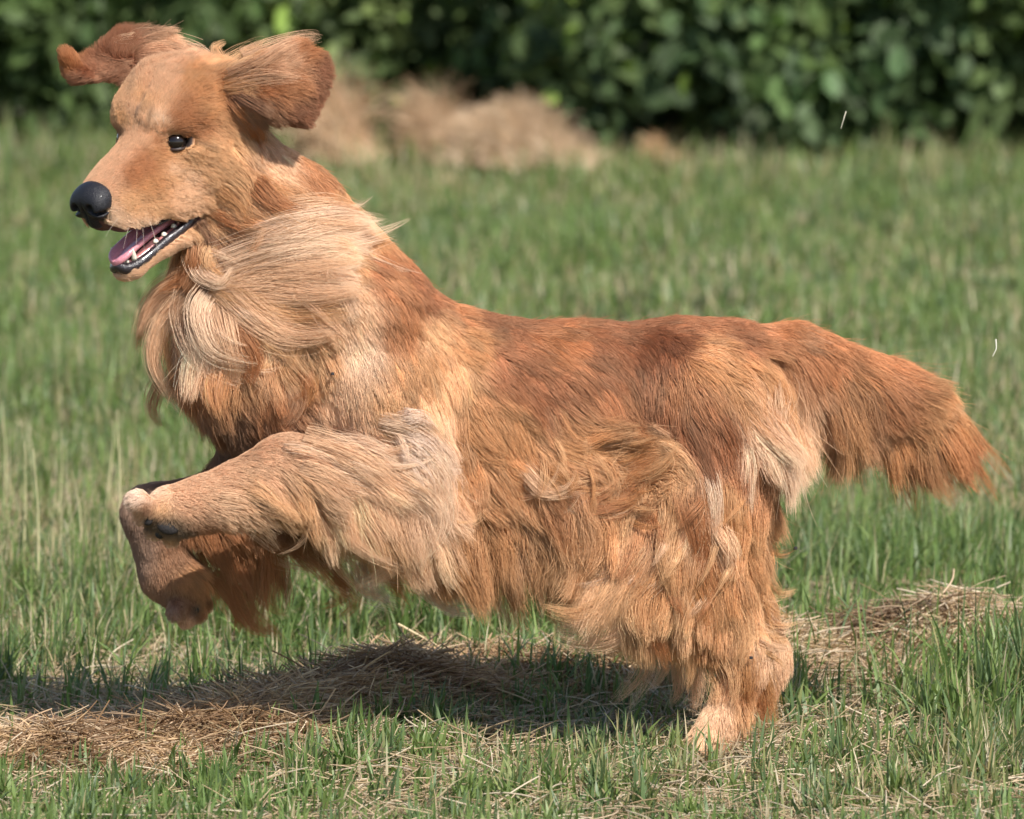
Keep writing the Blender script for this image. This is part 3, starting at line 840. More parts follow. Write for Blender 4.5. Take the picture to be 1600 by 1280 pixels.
# region, pixel x, y, direction x, y (down), length cm, thickness cm, wave cm, colour
KEYS = [
    ('head', 165, 275, .6, -.5, 0.50, .12, 0, 'pink'), ('head', 190, 245, .5, -.7, 0.60, .15, 0, 'pink'),
    ('head', 205, 272, 1, -.2, 0.70, .2, 0, 'rust'), ('head', 218, 260, 1, 0, 0.70, .2, 0, 'rust'), ('head', 225, 288, 1, .1, 0.80, .2, 0, 'gold'), ('head', 175, 262, .5, -.6, 0.50, .12, 0, 'pink'), ('head', 300, 200, 1, 0, 1.12, .2, 0, 'rust'), ('head', 175, 340, 1, .3, 0.60, .15, 0, 'cream'), ('head', 160, 300, .8, -.2, 0.40, .1, 0, 'pink'), ('head', 208, 180, .1, -1, 0.80, .2, 0, 'pink'), ('head', 232, 150, .2, -1, 1.12, .2, 0, 'pink'), ('head', 290, 245, 1, .1, 1.25, .25, 0, 'lgold'),
    ('head', 200, 320, 1, .1, 0.70, .2, 0, 'lgold'), ('head', 235, 328, 1, .15, 1.12, .2, 0, 'lgold'), ('head', 190, 345, .9, .4, 0.80, .2, 0, 'pale'),
    ('head', 230, 350, .9, .4, 1.12, .2, 0, 'cream'), ('head', 280, 322, 1, -.1, 1.12, .2, 0, 'pale'),
    ('head', 215, 215, .4, -1, 0.80, .2, 0, 'pink'), ('head', 185, 215, .2, -1, 0.80, .2, 0, 'pink'),
    ('head', 270, 262, 1, .15, 1.25, .25, 0, 'lgold'), ('head', 245, 250, 1, 0, 1.12, .2, 0, 'gold'),
    ('head', 242, 192, .3, -1, 0.80, .2, 0, 'pale'), ('head', 192, 192, .1, -1, 0.80, .2, 0, 'lgold'), ('head', 285, 190, .8, -.5, 1.12, .25, 0, 'rust'),
    ('head', 225, 160, .2, -1, 1.25, .25, 0, 'lgold'), ('head', 255, 130, .3, -1, 1.75, .35, 0, 'pink'),
    ('head', 295, 130, .6, -.8, 1.88, .4, 0, 'gold'), ('head', 215, 110, .1, -1, 2.25, .5, 0, 'pink'),
    ('head', 320, 170, 1, -.1, 1.88, .4, 0, 'gold'), ('head', 335, 105, .9, -.7, 4.00, 1.0, .2, 'lgold'), ('head', 280, 95, .6, -.6, 3.50, .9, .2, 'pink'),
    ('head', 320, 225, 1, .4, 2.00, .4, 0, 'lgold'), ('head', 360, 215, 1, .6, 3.00, .6, .1, 'lgold'),
    ('head', 290, 285, 1, .2, 1.3, .3, 0, 'pale'), ('head', 320, 275, 1, .35, 2.25, .4, .05, 'lgold'), ('head', 365, 275, 1, .5, 3.75, .7, .15, 'gold'),
    ('head', 330, 320, 1, .3, 2.50, .5, .05, 'lgold'), ('head', 310, 350, .9, .5, 2.00, .4, 0, 'lgold'),
    ('head', 275, 392, 1, -.2, 0.80, .2, 0, 'pale'), ('head', 235, 420, 1, -.3, 0.50, .15, 0, 'pale'),
    ('head', 330, 385, .5, .9, 3.12, .6, .2, 'brown'), ('head', 375, 340, .9, .6, 4.50, .9, .25, 'gold'),
    ('head', 385, 180, .8, .7, 4.38, .9, .2, 'brown'),
    # near ear
    ('ear', 365, 120, 1, -.4, 3.0, 0.44, .15, 'lgold'), ('ear', 400, 130, 1, -.1, 3.0, 0.33, .2, 'rust'), ('ear', 430, 100, 1, -.5, 3.0, 0.33, .2, 'pink'),
    ('ear', 470, 80, .9, -.6, 2.4, 0.28, .15, 'rust'), ('ear', 440, 140, 1, -.15, 2.6, 0.22, .2, 'rust'), ('ear', 500, 110, .9, .2, 1.2, 0.14, 0, 'ear'),
    ('ear', 505, 160, .7, .5, 1.0, 0.11, 0, 'ear'), ('ear', 460, 175, 1, .3, 1.6, 0.17, .1, 'ear'), ('ear', 400, 175, .9, .7, 3.0, 0.33, .2, 'brown'),
    # far ear
    ('farear', 110, 90, -.3, -1, .9, 0.11, 0, 'rust'), ('farear', 130, 125, -.8, .2, 1.2, 0.14, 0, 'ear'),
    ('farear', 180, 105, -.8, .3, 1.6, 0.17, .1, 'ear'), ('farear', 185, 65, .3, -.8, 1.8, 0.22, .15, 'ear'),
    ('farear', 240, 70, 1, -.2, 4.0, 0.44, .2, 'pink'), ('farear', 285, 85, 1, .1, 4.0, 0.44, .2, 'lgold'),
    # neck and ruff
    ('neck', 400, 215, .6, .8, 3.5, .8, .2, 'pink'), ('neck', 425, 245, .3, 1, 3.0, .7, .1, 'pale'), ('neck', 460, 230, .6, .8, 1.8, .3, .1, 'rust'),
    ('neck', 490, 275, .6, .9, 2.6, .5, .25, 'rust'), ('neck', 430, 310, .8, .6, 4.0, .9, .35, 'gold'), ('neck', 530, 310, .5, .9, 2.5, .5, .15, 'gold'),
    ('neck', 480, 330, .9, .4, 4.0, .9, .35, 'lgold'), ('neck', 550, 355, .6, .7, 2.6, .5, .15, 'pale'),
    ('neck', 400, 360, 1, .0, 6.5, 1.4, .45, 'pale'), ('neck', 450, 385, 1, -.15, 8.0, 1.8, .5, 'cream'), ('neck', 520, 375, 1, .0, 4.0, 1.2, .3, 'cream'),
    ('neck', 400, 430, 1, .0, 8.0, 1.8, .5, 'cream'), ('neck', 480, 425, 1, -.08, 8.0, 1.8, .4, 'cream'), ('neck', 545, 415, .8, .4, 3.0, .5, .2, 'lgold'), ('neck', 590, 400, .7, .7, 2.5, .35, .1, 'rust'), ('neck', 570, 370, .7, .7, 2.5, .35, .1, 'gold'), ('neck', 630, 430, .7, .7, 2.5, .35, .1, 'red'),
    ('neck', 330, 420, .3, .9, 6.0, 1.5, .6, 'brown'), ('neck', 290, 400, .1, 1, 5.0, 1.5, .5, 'rust'), ('neck', 270, 445, -.3, .9, 6.0, 1.3, .6, 'pale'),
    ('neck', 320, 480, .25, 1, 9.0, 2.2, .8, 'cream'), ('neck', 360, 470, .9, .5, 8.0, 2.0, .6, 'pale'), ('neck', 260, 520, 0, 1, 7.0, 1.3, .8, 'pink'),
    ('neck', 300, 560, .1, 1, 8.0, 1.8, .8, 'rust'),
    # body
    ('body', 240, 500, -.1, 1, 6.5, 1.3, .7, 'pink'), ('body', 290, 540, .1, 1, 8.0, 1.6, 1.0, 'rust'), ('body', 350, 540, .2, 1, 8.0, 1.8, .9, 'gold'),
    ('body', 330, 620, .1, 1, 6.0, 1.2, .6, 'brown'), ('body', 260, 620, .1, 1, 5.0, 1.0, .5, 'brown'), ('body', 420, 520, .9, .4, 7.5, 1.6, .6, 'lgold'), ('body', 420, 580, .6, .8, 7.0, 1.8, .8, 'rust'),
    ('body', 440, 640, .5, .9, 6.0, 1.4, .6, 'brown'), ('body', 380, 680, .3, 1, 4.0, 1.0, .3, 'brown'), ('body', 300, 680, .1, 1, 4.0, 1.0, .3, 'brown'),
    ('body', 480, 470, .95, .3, 6.0, 1.2, .4, 'pale'), ('body', 480, 540, .8, .6, 4.5, .9, .3, 'lgold'), ('body', 545, 480, .7, .7, 2.4, .4, .05, 'pale'),
    ('body', 555, 540, .4, .9, 1.8, .3, .0, 'cream'), ('body', 530, 610, .3, .9, 1.8, .3, .0, 'pale'), ('body', 570, 660, .3, .9, 2.0, .35, .0, 'pale'),
    ('body', 610, 430, .7, .7, 2.8, .4, .1, 'rust'), ('body', 590, 400, .7, .7, 2.6, .4, .1, 'red'), ('body', 660, 455, .8, .6, 3.0, .4, .1, 'red'), ('body', 620, 500, .5, .8, 3.0, .5, .15, 'rust'),
    ('body', 665, 500, .3, .9, 3.5, .7, .35, 'lgold'), ('body', 700, 480, .9, .4, 3.5, .7, .2, 'rust'), ('body', 720, 530, .7, .6, 4.0, .7, .3, 'gold'),
    ('body', 640, 560, .2, 1, 4.0, .6, .25, 'gold'), ('body', 690, 580, .3, 1, 4.5, .7, .3, 'lgold'), ('body', 670, 640, .4, .9, 4.5, .8, .3, 'pale'), ('body', 720, 660, .1, 1, 5.0, .8, .3, 'gold'),
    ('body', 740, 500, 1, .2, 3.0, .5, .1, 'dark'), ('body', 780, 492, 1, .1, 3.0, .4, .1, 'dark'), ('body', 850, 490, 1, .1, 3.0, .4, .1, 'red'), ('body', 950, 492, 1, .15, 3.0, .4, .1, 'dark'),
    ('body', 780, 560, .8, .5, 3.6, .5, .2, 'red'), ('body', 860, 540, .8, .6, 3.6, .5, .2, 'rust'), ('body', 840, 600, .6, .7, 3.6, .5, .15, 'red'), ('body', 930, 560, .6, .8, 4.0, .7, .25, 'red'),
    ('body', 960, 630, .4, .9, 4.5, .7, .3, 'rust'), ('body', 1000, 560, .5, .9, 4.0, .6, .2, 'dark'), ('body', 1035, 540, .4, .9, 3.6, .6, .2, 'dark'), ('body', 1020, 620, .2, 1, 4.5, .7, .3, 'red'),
    ('body', 780, 660, .5, .8, 4.5, .7, .45, 'gold'), ('body', 860, 670, .6, .8, 5.5, .9, .7, 'gold'), ('body', 930, 690, .9, -.1, 6.5, 1.2, .9, 'gold'), ('body', 1000, 690, 1, -.25, 6.0, 1.1, .6, 'lgold'),
    ('body', 700, 740, .3, .9, 6.0, 1.0, .8, 'gold'), ('body', 770, 740, .6, .7, 6.5, 1.2, 1.1, 'gold'), ('body', 850, 740, .9, .3, 7.5, 1.5, 1.0, 'rust'), ('body', 930, 750, 1, .1, 8.0, 1.6, 1.1, 'gold'),
    ('body', 700, 800, .3, .95, 12.5, 1.6, .9, 'gold'), ('body', 770, 800, .6, .8, 12.5, 1.8, 1.6, 'gold'), ('body', 850, 810, .8, .5, 11.0, 2.0, 1.7, 'lgold'), ('body', 940, 820, .9, .4, 9.0, 2.0, 1.6, 'gold'),
    ('body', 650, 840, .4, .95, 11.0, 1.8, .8, 'pale'), ('body', 720, 860, .4, .9, 13.0, 1.6, .9, 'lgold'), ('body', 800, 860, .4, .9, 12.0, 1.6, 1.1, 'pale'), ('body', 960, 860, .0, 1, 12.0, 2.0, .8, 'gold'), ('body', 900, 880, .2, .95, 14.0, 1.6, 1.1, 'lgold'),
    ('body', 1000, 502, 1, 0, 2.6, .3, .1, 'dark'), ('body', 1060, 494, 1, .05, 2.8, .4, .1, 'red'), ('body', 1130, 500, 1, .15, 3.0, .5, .1, 'red'), ('body', 1100, 560, .8, .6, 4.0, .6, .2, 'gold'),
    ('body', 1060, 600, .5, .9, 4.0, .6, .2, 'rust'), ('body', 1100, 650, .5, .9, 4.5, .7, .2, 'red'), ('body', 1150, 600, .6, .8, 5.0, .8, .2, 'gold'), ('body', 1170, 660, .15, 1, 7.0, 1.4, .2, 'cream'),
    # near foreleg
    ('fore', 560, 660, .2, .9, 2.0, .3, 0, 'pale'), ('fore', 610, 640, .2, 1, 2.6, .4, 0, 'lgold'), ('fore', 650, 685, .8, .6, 3.8, .7, .4, 'white'), ('fore', 670, 745, .6, .8, 7.0, 1.6, .6, 'cream'),
    ('fore', 610, 710, .9, .3, 4.5, .8, .3, 'pink'), ('fore', 540, 705, 1, .1, 3.5, .5, .2, 'pink'), ('fore', 480, 700, .9, .15, 2.2, .3, .05, 'pink'), ('fore', 430, 705, .8, .2, 1.3, .2, 0, 'pink'),
    ('fore', 560, 750, .9, .4, 8.0, 1.5, .7, 'pale'), ('fore', 640, 800, .5, .9, 9.0, 1.8, .8, 'pale'), ('fore', 500, 760, .9, .45, 7.5, 1.2, .8, 'pale'), ('fore', 450, 765, .7, .7, 6.0, 1.0, .8, 'lgold'),
    ('fore', 570, 795, .6, .8, 10.0, 1.8, 1.0, 'lgold'), ('fore', 490, 790, .6, .8, 8.0, 1.4, 1.0, 'pale'), ('fore', 410, 735, .9, .3, 1.6, .25, 0, 'pink'), ('fore', 400, 770, .95, .4, 6.0, .7, .5, 'lgold'),
    ('fore', 350, 745, .9, -.1, .9, .15, 0, 'pink'), ('fore', 350, 790, .9, .4, 3.0, .5, .2, 'pale'), ('fore', 290, 770, .9, -.1, .7, .12, 0, 'pink'), ('fore', 290, 800, .9, .1, .8, .15, 0, 'pink'),
    ('fore', 212, 778, -.6, .3, .45, .08, 0, 'white'), ('fore', 229, 796, -.6, .3, .4, .06, 0, 'dark'), ('fore', 222, 806, -.5, .5, .4, .08, 0, 'pale'), ('fore', 237, 817, -.5, .5, .4, .06, 0, 'soil'), ('fore', 248, 810, -.5, .5, .4, .06, 0, 'brown'), ('fore', 278, 826, .5, .5, .5, .06, 0, 'soil'), ('fore', 243, 832, -.3, .6, .4, .08, 0, 'pale'), ('fore', 258, 822, -.3, .6, .4, .06, 0, 'soil'), ('fore', 272, 844, -.2, .6, .4, .08, 0, 'pale'), ('fore', 290, 832, .6, .6, .9, .15, 0, 'brown'), ('fore', 318, 842, .9, .3, 1.8, .3, .1, 'rust'), ('fore', 250, 800, -.3, .6, .5, .1, 0, 'lgold'), ('fore', 240, 768, -.8, .3, .5, .1, 0, 'cream'),
    # far foreleg: wet, dirty grey, darkened further to paint the near leg's shade
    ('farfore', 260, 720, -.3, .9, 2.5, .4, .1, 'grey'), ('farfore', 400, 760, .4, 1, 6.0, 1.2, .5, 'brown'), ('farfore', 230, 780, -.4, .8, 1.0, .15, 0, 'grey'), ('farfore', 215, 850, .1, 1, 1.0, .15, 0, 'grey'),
    ('farfore', 270, 860, .3, 1, 1.4, .2, 0, 'brown'), ('farfore', 310, 800, .4, .9, 5.0, .8, .3, 'rust'), ('farfore', 340, 840, .4, .9, 9.0, 1.2, .4, 'rust'), ('farfore', 420, 820, .4, .95, 11.0, 1.6, .5, 'rust'),
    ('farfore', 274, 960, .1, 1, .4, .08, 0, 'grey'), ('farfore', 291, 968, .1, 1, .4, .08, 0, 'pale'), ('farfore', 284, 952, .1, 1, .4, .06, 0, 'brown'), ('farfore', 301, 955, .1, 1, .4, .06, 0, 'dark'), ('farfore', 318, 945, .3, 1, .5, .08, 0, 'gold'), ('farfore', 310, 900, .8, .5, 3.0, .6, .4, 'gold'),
    # hind legs
    ('hind', 1040, 640, .1, 1, 4.5, .6, .2, 'red'), ('hind', 1100, 680, .5, .9, 5.0, .8, .3, 'red'), ('hind', 1150, 720, .3, .95, 5.5, .8, .3, 'rust'), ('hind', 1020, 730, .6, -.4, 6.0, 1.2, .5, 'lgold'),
    ('hind', 1060, 760, .1, 1, 5.5, .9, .3, 'gold'), ('hind', 1112, 800, .1, 1, 6.0, .9, .3, 'pale'), ('hind', 1090, 860, 0, 1, 6.0, .9, .3, 'gold'), ('hind', 1060, 900, 0, 1, 6.0, .9, .3, 'lgold'), ('hind', 1170, 800, .02, 1, 6.0, .9, .3, 'gold'),
    ('hind', 1190, 880, .0, 1, 6.0, .8, .4, 'gold'), ('hind', 1140, 900, .05, 1, 5.0, .8, .3, 'gold'), ('hind', 1040, 880, -.1, 1, 6.0, 1.0, .4, 'gold'), ('hind', 1000, 820, -.2, .9, 8.0, 1.4, .8, 'rust'),
    ('hind', 990, 880, -.6, .8, 9.0, 1.5, .9, 'lgold'), ('hind', 960, 900, -.8, .6, 9.0, 1.5, .9, 'pale'), ('hind', 930, 760, .5, .7, 8.0, 1.5, 1.0, 'gold'), ('hind', 970, 800, 0, 1, 9.0, 1.5, 1.0, 'lgold'), ('hind', 1010, 950, -.4, .9, 7.0, 1.3, .6, 'lgold'), ('hind', 1060, 960, 0, 1, 4.5, .7, .3, 'lgold'),
    ('hind', 1100, 1000, .02, 1, 3.0, .5, .2, 'gold'), ('hind', 1170, 970, .0, 1, 3.5, .6, .3, 'lgold'), ('hind', 1190, 1020, .05, 1, 2.4, .4, .1, 'pale'), ('hind', 1150, 1060, 0, 1, 1.8, .3, .1, 'rust'),
    ('hind', 1110, 1060, -.05, 1, 2.0, .3, .1, 'lgold'), ('hind', 1120, 1110, -.15, 1, 1.4, .25, 0, 'pale'), ('hind', 1170, 1110, .05, 1, 3.0, .5, .1, 'lgold'), ('hind', 1160, 1150, 0, 1, 1.2, .2, 0, 'pale'), ('hind', 1095, 1160, -.3, 1, .9, .15, 0, 'pale'),
    # tail
    ('tail', 1130, 520, 1, .1, 3.5, .6, .1, 'red'), ('tail', 1200, 530, 1, .3, 4.0, .7, .1, 'rust'), ('tail', 1180, 590, .5, .9, 8.0, 1.4, .2, 'gold'), ('tail', 1220, 600, .3, 1, 12.0, 1.6, .2, 'pale'), ('tail', 1200, 640, .2, 1, 12.0, 1.8, .2, 'cream'), ('tail', 1250, 650, .3, 1, 12.0, 1.8, .2, 'pale'),
    ('tail', 1270, 540, .9, .4, 5.0, .9, .1, 'rust'), ('tail', 1290, 600, .5, .9, 12.0, 1.8, .2, 'gold'), ('tail', 1350, 585, .9, .55, 7.0, 1.1, .15, 'rust'), ('tail', 1350, 640, .55, .9, 13.0, 1.8, .2, 'gold'),
    ('tail', 1420, 610, .9, .45, 8.0, 1.1, .2, 'gold'), ('tail', 1420, 660, .6, .85, 13.5, 1.6, .2, 'rust'), ('tail', 1475, 660, .9, .45, 7.5, 1.0, .2, 'rust'), ('tail', 1500, 700, .85, .6, 8.0, 1.0, .2, 'rust'), ('tail', 1470, 690, .7, .75, 10.0, 1.5, .3, 'rust'),
]
REGS = ['body', 'neck', 'head', 'ear', 'farear', 'fore', 'farfore', 'hind', 'farhind', 'tail']
RI = {r: i for i, r in enumerate(REGS)}
kx = np.array([k[1] for k in KEYS], float); ky_ = np.array([k[2] for k in KEYS], float)
kd = norm(np.array([(k[3], 0, -k[4]) for k in KEYS], float))
kv = np.array([(k[5], k[6], k[7]) + TINT[k[8]] for k in KEYS], float)
kr = np.array([RI[k[0]] for k in KEYS])
NEAR = {('body', 'neck'), ('body', 'hind'), ('body', 'tail'), ('head', 'neck'), ('body', 'fore'), ('ear', 'head'), ('hind', 'tail')}
RW = np.full((len(REGS), len(REGS)), 1e-4)
for a in REGS:
    RW[RI[a], RI[a]] = 1
for a, b in NEAR:
    RW[RI[a], RI[b]] = RW[RI[b], RI[a]] = .4 if 'fore' in (a, b) else .15
RW[RI['farhind']] = RW[RI['hind']]


def field(p, reg):
    """direction (n,3), [length, thickness, wave] in m, tint (n,3)"""
    D = np.empty((len(p), 3)); V = np.empty((len(p), 6))
    for s in range(0, len(p), 40000):
        q = p[s:s + 40000]; rg = reg[s:s + 40000]
        x, y = pix(q)
        x = np.where(rg == RI['farhind'], x - 16, x)
        d2 = (x[:, None] - kx) ** 2 + (y[:, None] - ky_) ** 2
        w = RW[rg][:, kr] / (d2 + 250.) ** 2
        w /= w.sum(1, keepdims=True)
        D[s:s + 40000] = norm(w @ kd)
        V[s:s + 40000, :3] = w @ kv[:, :3]
        w = RW[rg][:, kr] / (d2 + 200.) ** 2.5
        w /= w.sum(1, keepdims=True)
        V[s:s + 40000, 3:] = w @ kv[:, 3:]
    V[:, :3] *= .01
    return D, V[:, :3], V[:, 3:]


def regions(p):
    best = np.full(len(p), 9.); reg = np.zeros(len(p), int)
    for pr in prims:
        if pr[4] != 1:
            continue
        d = prim_dist(pr, p[:, 0], p[:, 1], p[:, 2])
        m = d < best
        best[m] = d[m]; reg[m] = RI[pr[3]]
    return reg


# coat markings, dirty paw hair, and shade painted into face creases and toe gaps: x0, y0, x1, y1, radius px, colour, strength, region
MARKS = [
    (258, 822, 262, 824, 13, 'soil', .9, 'fore'), (236, 820, 238, 816, 7, 'soil', .85, 'fore'), (228, 798, 230, 794, 6, 'brown', .8, 'fore'), (282, 832, 300, 838, 9, 'soil', .8, 'fore'), (310, 842, 350, 852, 8, 'brown', .6, 'fore'),
    (234, 824, 286, 834, 10, 'soil', .75, 'fore'), (304, 955, 306, 948, 8, 'soil', .85, 'farfore'), (284, 955, 284, 965, 4, 'brown', .7, 'farfore'), (318, 920, 325, 940, 9, 'brown', .7, 'farfore'),
    (213, 186, 224, 158, 4, 'grey', .55, 'head'), (230, 204, 237, 178, 4, 'brown', .5, 'head'), (204, 150, 212, 118, 7, 'grey', .3, 'head'), (248, 187, 252, 189, 8, 'cream', .6, 'head'), (190, 187, 191, 192, 8, 'gold', .6, 'head'),
    (186, 207, 188, 214, 7, 'brown', .7, 'head'), (228, 256, 204, 274, 15, 'rust', .75, 'head'), (240, 222, 246, 238, 4, 'rust', .6, 'head'), (262, 184, 294, 194, 6, 'rust', .6, 'head'), (266, 198, 296, 206, 4, 'rust', .5, 'head'),
    (303, 221, 314, 223, 3, 'brown', .5, 'head'), (262, 262, 285, 268, 12, 'cream', .5, 'head'), (180, 346, 240, 350, 9, 'cream', .6, 'head'), (270, 175, 300, 150, 14, 'rust', .3, 'head'), (330, 130, 350, 180, 14, 'rust', .35, 'head'),
]


def marked(c, p, rg):
    x, y = pix(p)
    for x0, y0, x1, y1, r, tn, st, rn in MARKS:
        m = np.where(rg == RI[rn])[0]
        ax, ay = x1 - x0, y1 - y0
        t = np.clip(((x[m] - x0) * ax + (y[m] - y0) * ay) / (ax * ax + ay * ay), 0, 1)
        d = np.hypot(x[m] - x0 - t * ax, y[m] - y0 - t * ay)
        w = (st * np.exp(-(d / r) ** 2))[:, None]
        c[m] = c[m] * (1 - w) + np.array(TINT[tn]) * w
    return c


VR = regions(BV)
# vertex normals
fn = np.cross(BV[BF[:, 2]] - BV[BF[:, 0]], BV[BF[:, 3]] - BV[BF[:, 1]])
BN = np.zeros_like(BV)
for c in range(4):
    np.add.at(BN, BF[:, c], fn)
BN = norm(BN)
HQ = (BV - H0) @ HM / S                        # head-frame cm of every vertex
HNv = BN @ HM


def bare_factor(hq, hn, reg, wp):
    """0 where no coat grows: nose, lips' inside, eyes, pads"""
    f = np.ones(len(hq))
    head = reg == RI['head']
    for s in (-1, 1):
        e = (hq - np.array((0.0, s * 4.3, -.3))) / np.array((1.45, 2.2, 1.0))
        f = np.where(head & ((e ** 2).sum(1) < 1), 0, f)
    e = (hq - np.array((12.2, 0, -3.6))) / np.array((2.3, 2.6, 2.6))
    f = np.where(head & ((e ** 2).sum(1) < 1), 0, f)
    up = head & (hn[:, 2] < -.45) & (np.abs(hq[:, 1]) < 3.0) & (hq[:, 0] > -1.5) & (hq[:, 2] < -5) & (hq[:, 2] > -9.6)
    dn = head & (hn[:, 2] > .30) & (hq[:, 0] > -.5) & (hq[:, 2] < -9.3)
    back = head & (np.abs(hq[:, 1]) < 3.0) & (hq[:, 0] > -2.5) & (hq[:, 0] < 3) & (hq[:, 2] < -8) & (hq[:, 2] > -11) & (hn[:, 0] > .5)
    sl = np.zeros(len(f), bool)
    for sg in (-1, 1):
        for a, b, ra in ((SLIT[0], SLIT[1], .85), (SLIT[1], SLIT[2], 1.15)):
            a = np.array(a) * (1, sg, 1); b = np.array(b) * (1, sg, 1)
            t = np.clip(((hq - a) @ (b - a)) / ((b - a) @ (b - a)), 0, 1)
            dd = np.linalg.norm((hq - a - t[:, None] * (b - a)) * (1, .7, 1), axis=1)
            sl |= head & (dd < ra)
    f = np.where(up | dn | back | sl, 0, f)
    return f, up | dn | back | sl


VB, VM = bare_factor(HQ, HNv, VR, BV)
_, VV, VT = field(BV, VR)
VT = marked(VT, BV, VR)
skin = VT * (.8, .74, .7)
skin[VB == 0] = (.030, .017, .014)
skin[VM] = (.10, .035, .035)

skin_mat, nt, pb = new_mat('skin')
at = nt.nodes.new('ShaderNodeAttribute'); at.attribute_name = 'tint'
nt.links.new(at.outputs['Color'], pb.inputs['Base Color'])
pb.inputs['Roughness'].default_value = .7
ns = nt.nodes.new('ShaderNodeTexNoise'); ns.inputs['Scale'].default_value = 900
bp = nt.nodes.new('ShaderNodeBump'); bp.inputs['Strength'].default_value = .3; bp.inputs['Distance'].default_value = .001
nt.links.new(ns.outputs[0], bp.inputs['Height']); nt.links.new(bp.outputs[0], pb.inputs['Normal'])

dog = bpy.data.objects.new('dog', None)
link(dog)
dog.location = P(1120, 1185, .03)
tag(dog, 'golden retriever leaping left with open mouth, flying ears and folded forelegs', 'dog')
INV = Vector(dog.location)


def to_dog(o, parent=None):
    """parent a thing built in world coordinates without moving it"""
    o.parent = parent or dog
    if parent is None:
        o.matrix_parent_inverse = Matrix.Translation(-INV)
    return o


body = mesh_np('body', BV, BF, skin_mat, cols=skin)
to_dog(body)

# ------------------------------------------------------------------ coat: guide hairs
tri_f = np.concatenate([BF[:, [0, 1, 2]], BF[:, [0, 2, 3]]])
A, B_, C_ = BV[tri_f[:, 0]], BV[tri_f[:, 1]], BV[tri_f[:, 2]]
area = .5 * np.linalg.norm(np.cross(B_ - A, C_ - A), axis=1)
tr = VR[tri_f[:, 0]]
tl = VV[tri_f[:, 0], 0]
tc = (A + B_ + C_) / 3
tnm = norm(np.cross(B_ - A, C_ - A))
view = norm(np.array((0, -CAM_D, CAM_H)) - tc)
facing = (tnm * view).sum(1)
near_w = np.clip(.16 + 1.6 * (facing + .32), .16, 1.0)          # thinner sampling on the side turned away


def sample(n, dens):
    w = area * dens * VB[tri_f].min(1)
    w = w / w.sum()
    t = rng.choice(len(w), n, p=w)
    u, v = rng.random(n), rng.random(n)
    m = u + v > 1
    u[m], v[m] = 1 - u[m], 1 - v[m]
    p = A[t] + (B_[t] - A[t]) * u[:, None] + (C_[t] - A[t]) * v[:, None]
    nn = norm(BN[tri_f[t, 0]] * (1 - u - v)[:, None] + BN[tri_f[t, 1]] * u[:, None] + BN[tri_f[t, 2]] * v[:, None])
    return p, nn, tr[t]


bvh = BVHTree.FromPolygons([tuple(v) for v in BV], [tuple(f) for f in BF])
NP_ = 9


def nearest(kdt, q, k=1):
    ii = np.empty((len(q), k), int); dd = np.empty((len(q), k))
    for i, v in enumerate(q):
        r = kdt.find_n(v, k)
        for j in range(k):
            ii[i, j] = r[j][1]; dd[i, j] = r[j][2]
    return ii, dd


def kdtree(p):
    t = KDTree(len(p))
    for i, v in enumerate(p):
        t.insert(v, i)
    t.balance()
    return t


# long coat gets fewer, bigger locks; short coat many small ones
short = np.clip(.03 / (tl + .004), .8, 3.2)
lockd = np.clip((.035 / (tl + .004)) ** 1.4, .35, 5)
GP, GN, GR = sample(17000, near_w ** .7 * short)
_, gv, gt = field(GP, GR)
LP, LN, LR = sample(2300, near_w ** .7 * lockd)
lt = kdtree(LP)
gl, gld = nearest(lt, GP, 1)
gl = gl[:, 0]
l_rand = rng.random((len(LP), 6))
nz = lambda p, s, sd: hash_noise(p, s, sd) * 2 - 1


def grow(R, Nn, reg, lr, jit):
    D0, V0, _ = field(R, reg)
    n = len(R)
    L = V0[:, 0] * (0.75 + .4 * lr[:, 0]) * (1 + jit * .3 * rng.standard_normal(n)).clip(.5, 1.5)
    thick = V0[:, 1] * (0.25 + .95 * lr[:, 1]) * (1 + jit * .5 * rng.standard_normal(n)).clip(.2, 1.8)
    wav = V0[:, 2]
    pts = np.empty((n, NP_, 3)); pts[:, 0] = R
    nn = Nn.copy()
    p = R.copy()
    lam = .05 + .05 * lr[:, 2]
    ph = 6.283 * lr[:, 3]
    for k in range(1, NP_):
        s = k / (NP_ - 1)
        D, _, _ = field(p, reg)
        # slow swirls in the lie of the coat
        a = (nz(p, 14, 1) * .45 + nz(p, 35, 2) * .22) * np.clip((L - .02) / .05, .12, 1.2) + (lr[:, 4] - .5) * np.clip((L - .02) / .07, .06, 1.0) * .8
        ca, sa = np.cos(a), np.sin(a)
        D = np.stack([D[:, 0] * ca - D[:, 2] * sa, D[:, 1], D[:, 0] * sa + D[:, 2] * ca], 1)
        side = norm(np.cross(D, nn))
        wv = np.cos(6.283 * s * L / lam + ph) * 6.283 / lam * wav * .45
        D = D + side * wv[:, None] + nn * (np.sin(6.283 * s * L / lam + ph * 1.7) * 6.283 / lam * wav * .22)[:, None]
        dn = (D * nn).sum(1)
        D = D - nn * (np.minimum(dn, 0))[:, None]
        D = norm(norm(D) + nn * (.75 * (1 - s) ** 2) + np.array((0, 0, -.10 * s)))
        p = p + D * (L / (NP_ - 1))[:, None]
        tgt = thick * math.sin(min(1, s * 1.3) * math.pi / 2) + .0012
        for i in range(n):
            loc, nm, _, dist = bvh.find_nearest(p[i])
            if loc is None:
                continue
            v = p[i] - np.array(loc)
            nm = np.array(nm)
            sd = dist if np.dot(v, nm) > 0 else -dist
            if sd < tgt[i]:
                p[i] = p[i] + nm * (tgt[i] - sd) * .8
                nn[i] = nm
            elif sd < .03:
                nn[i] = nm
        pts[:, k] = p
    return pts


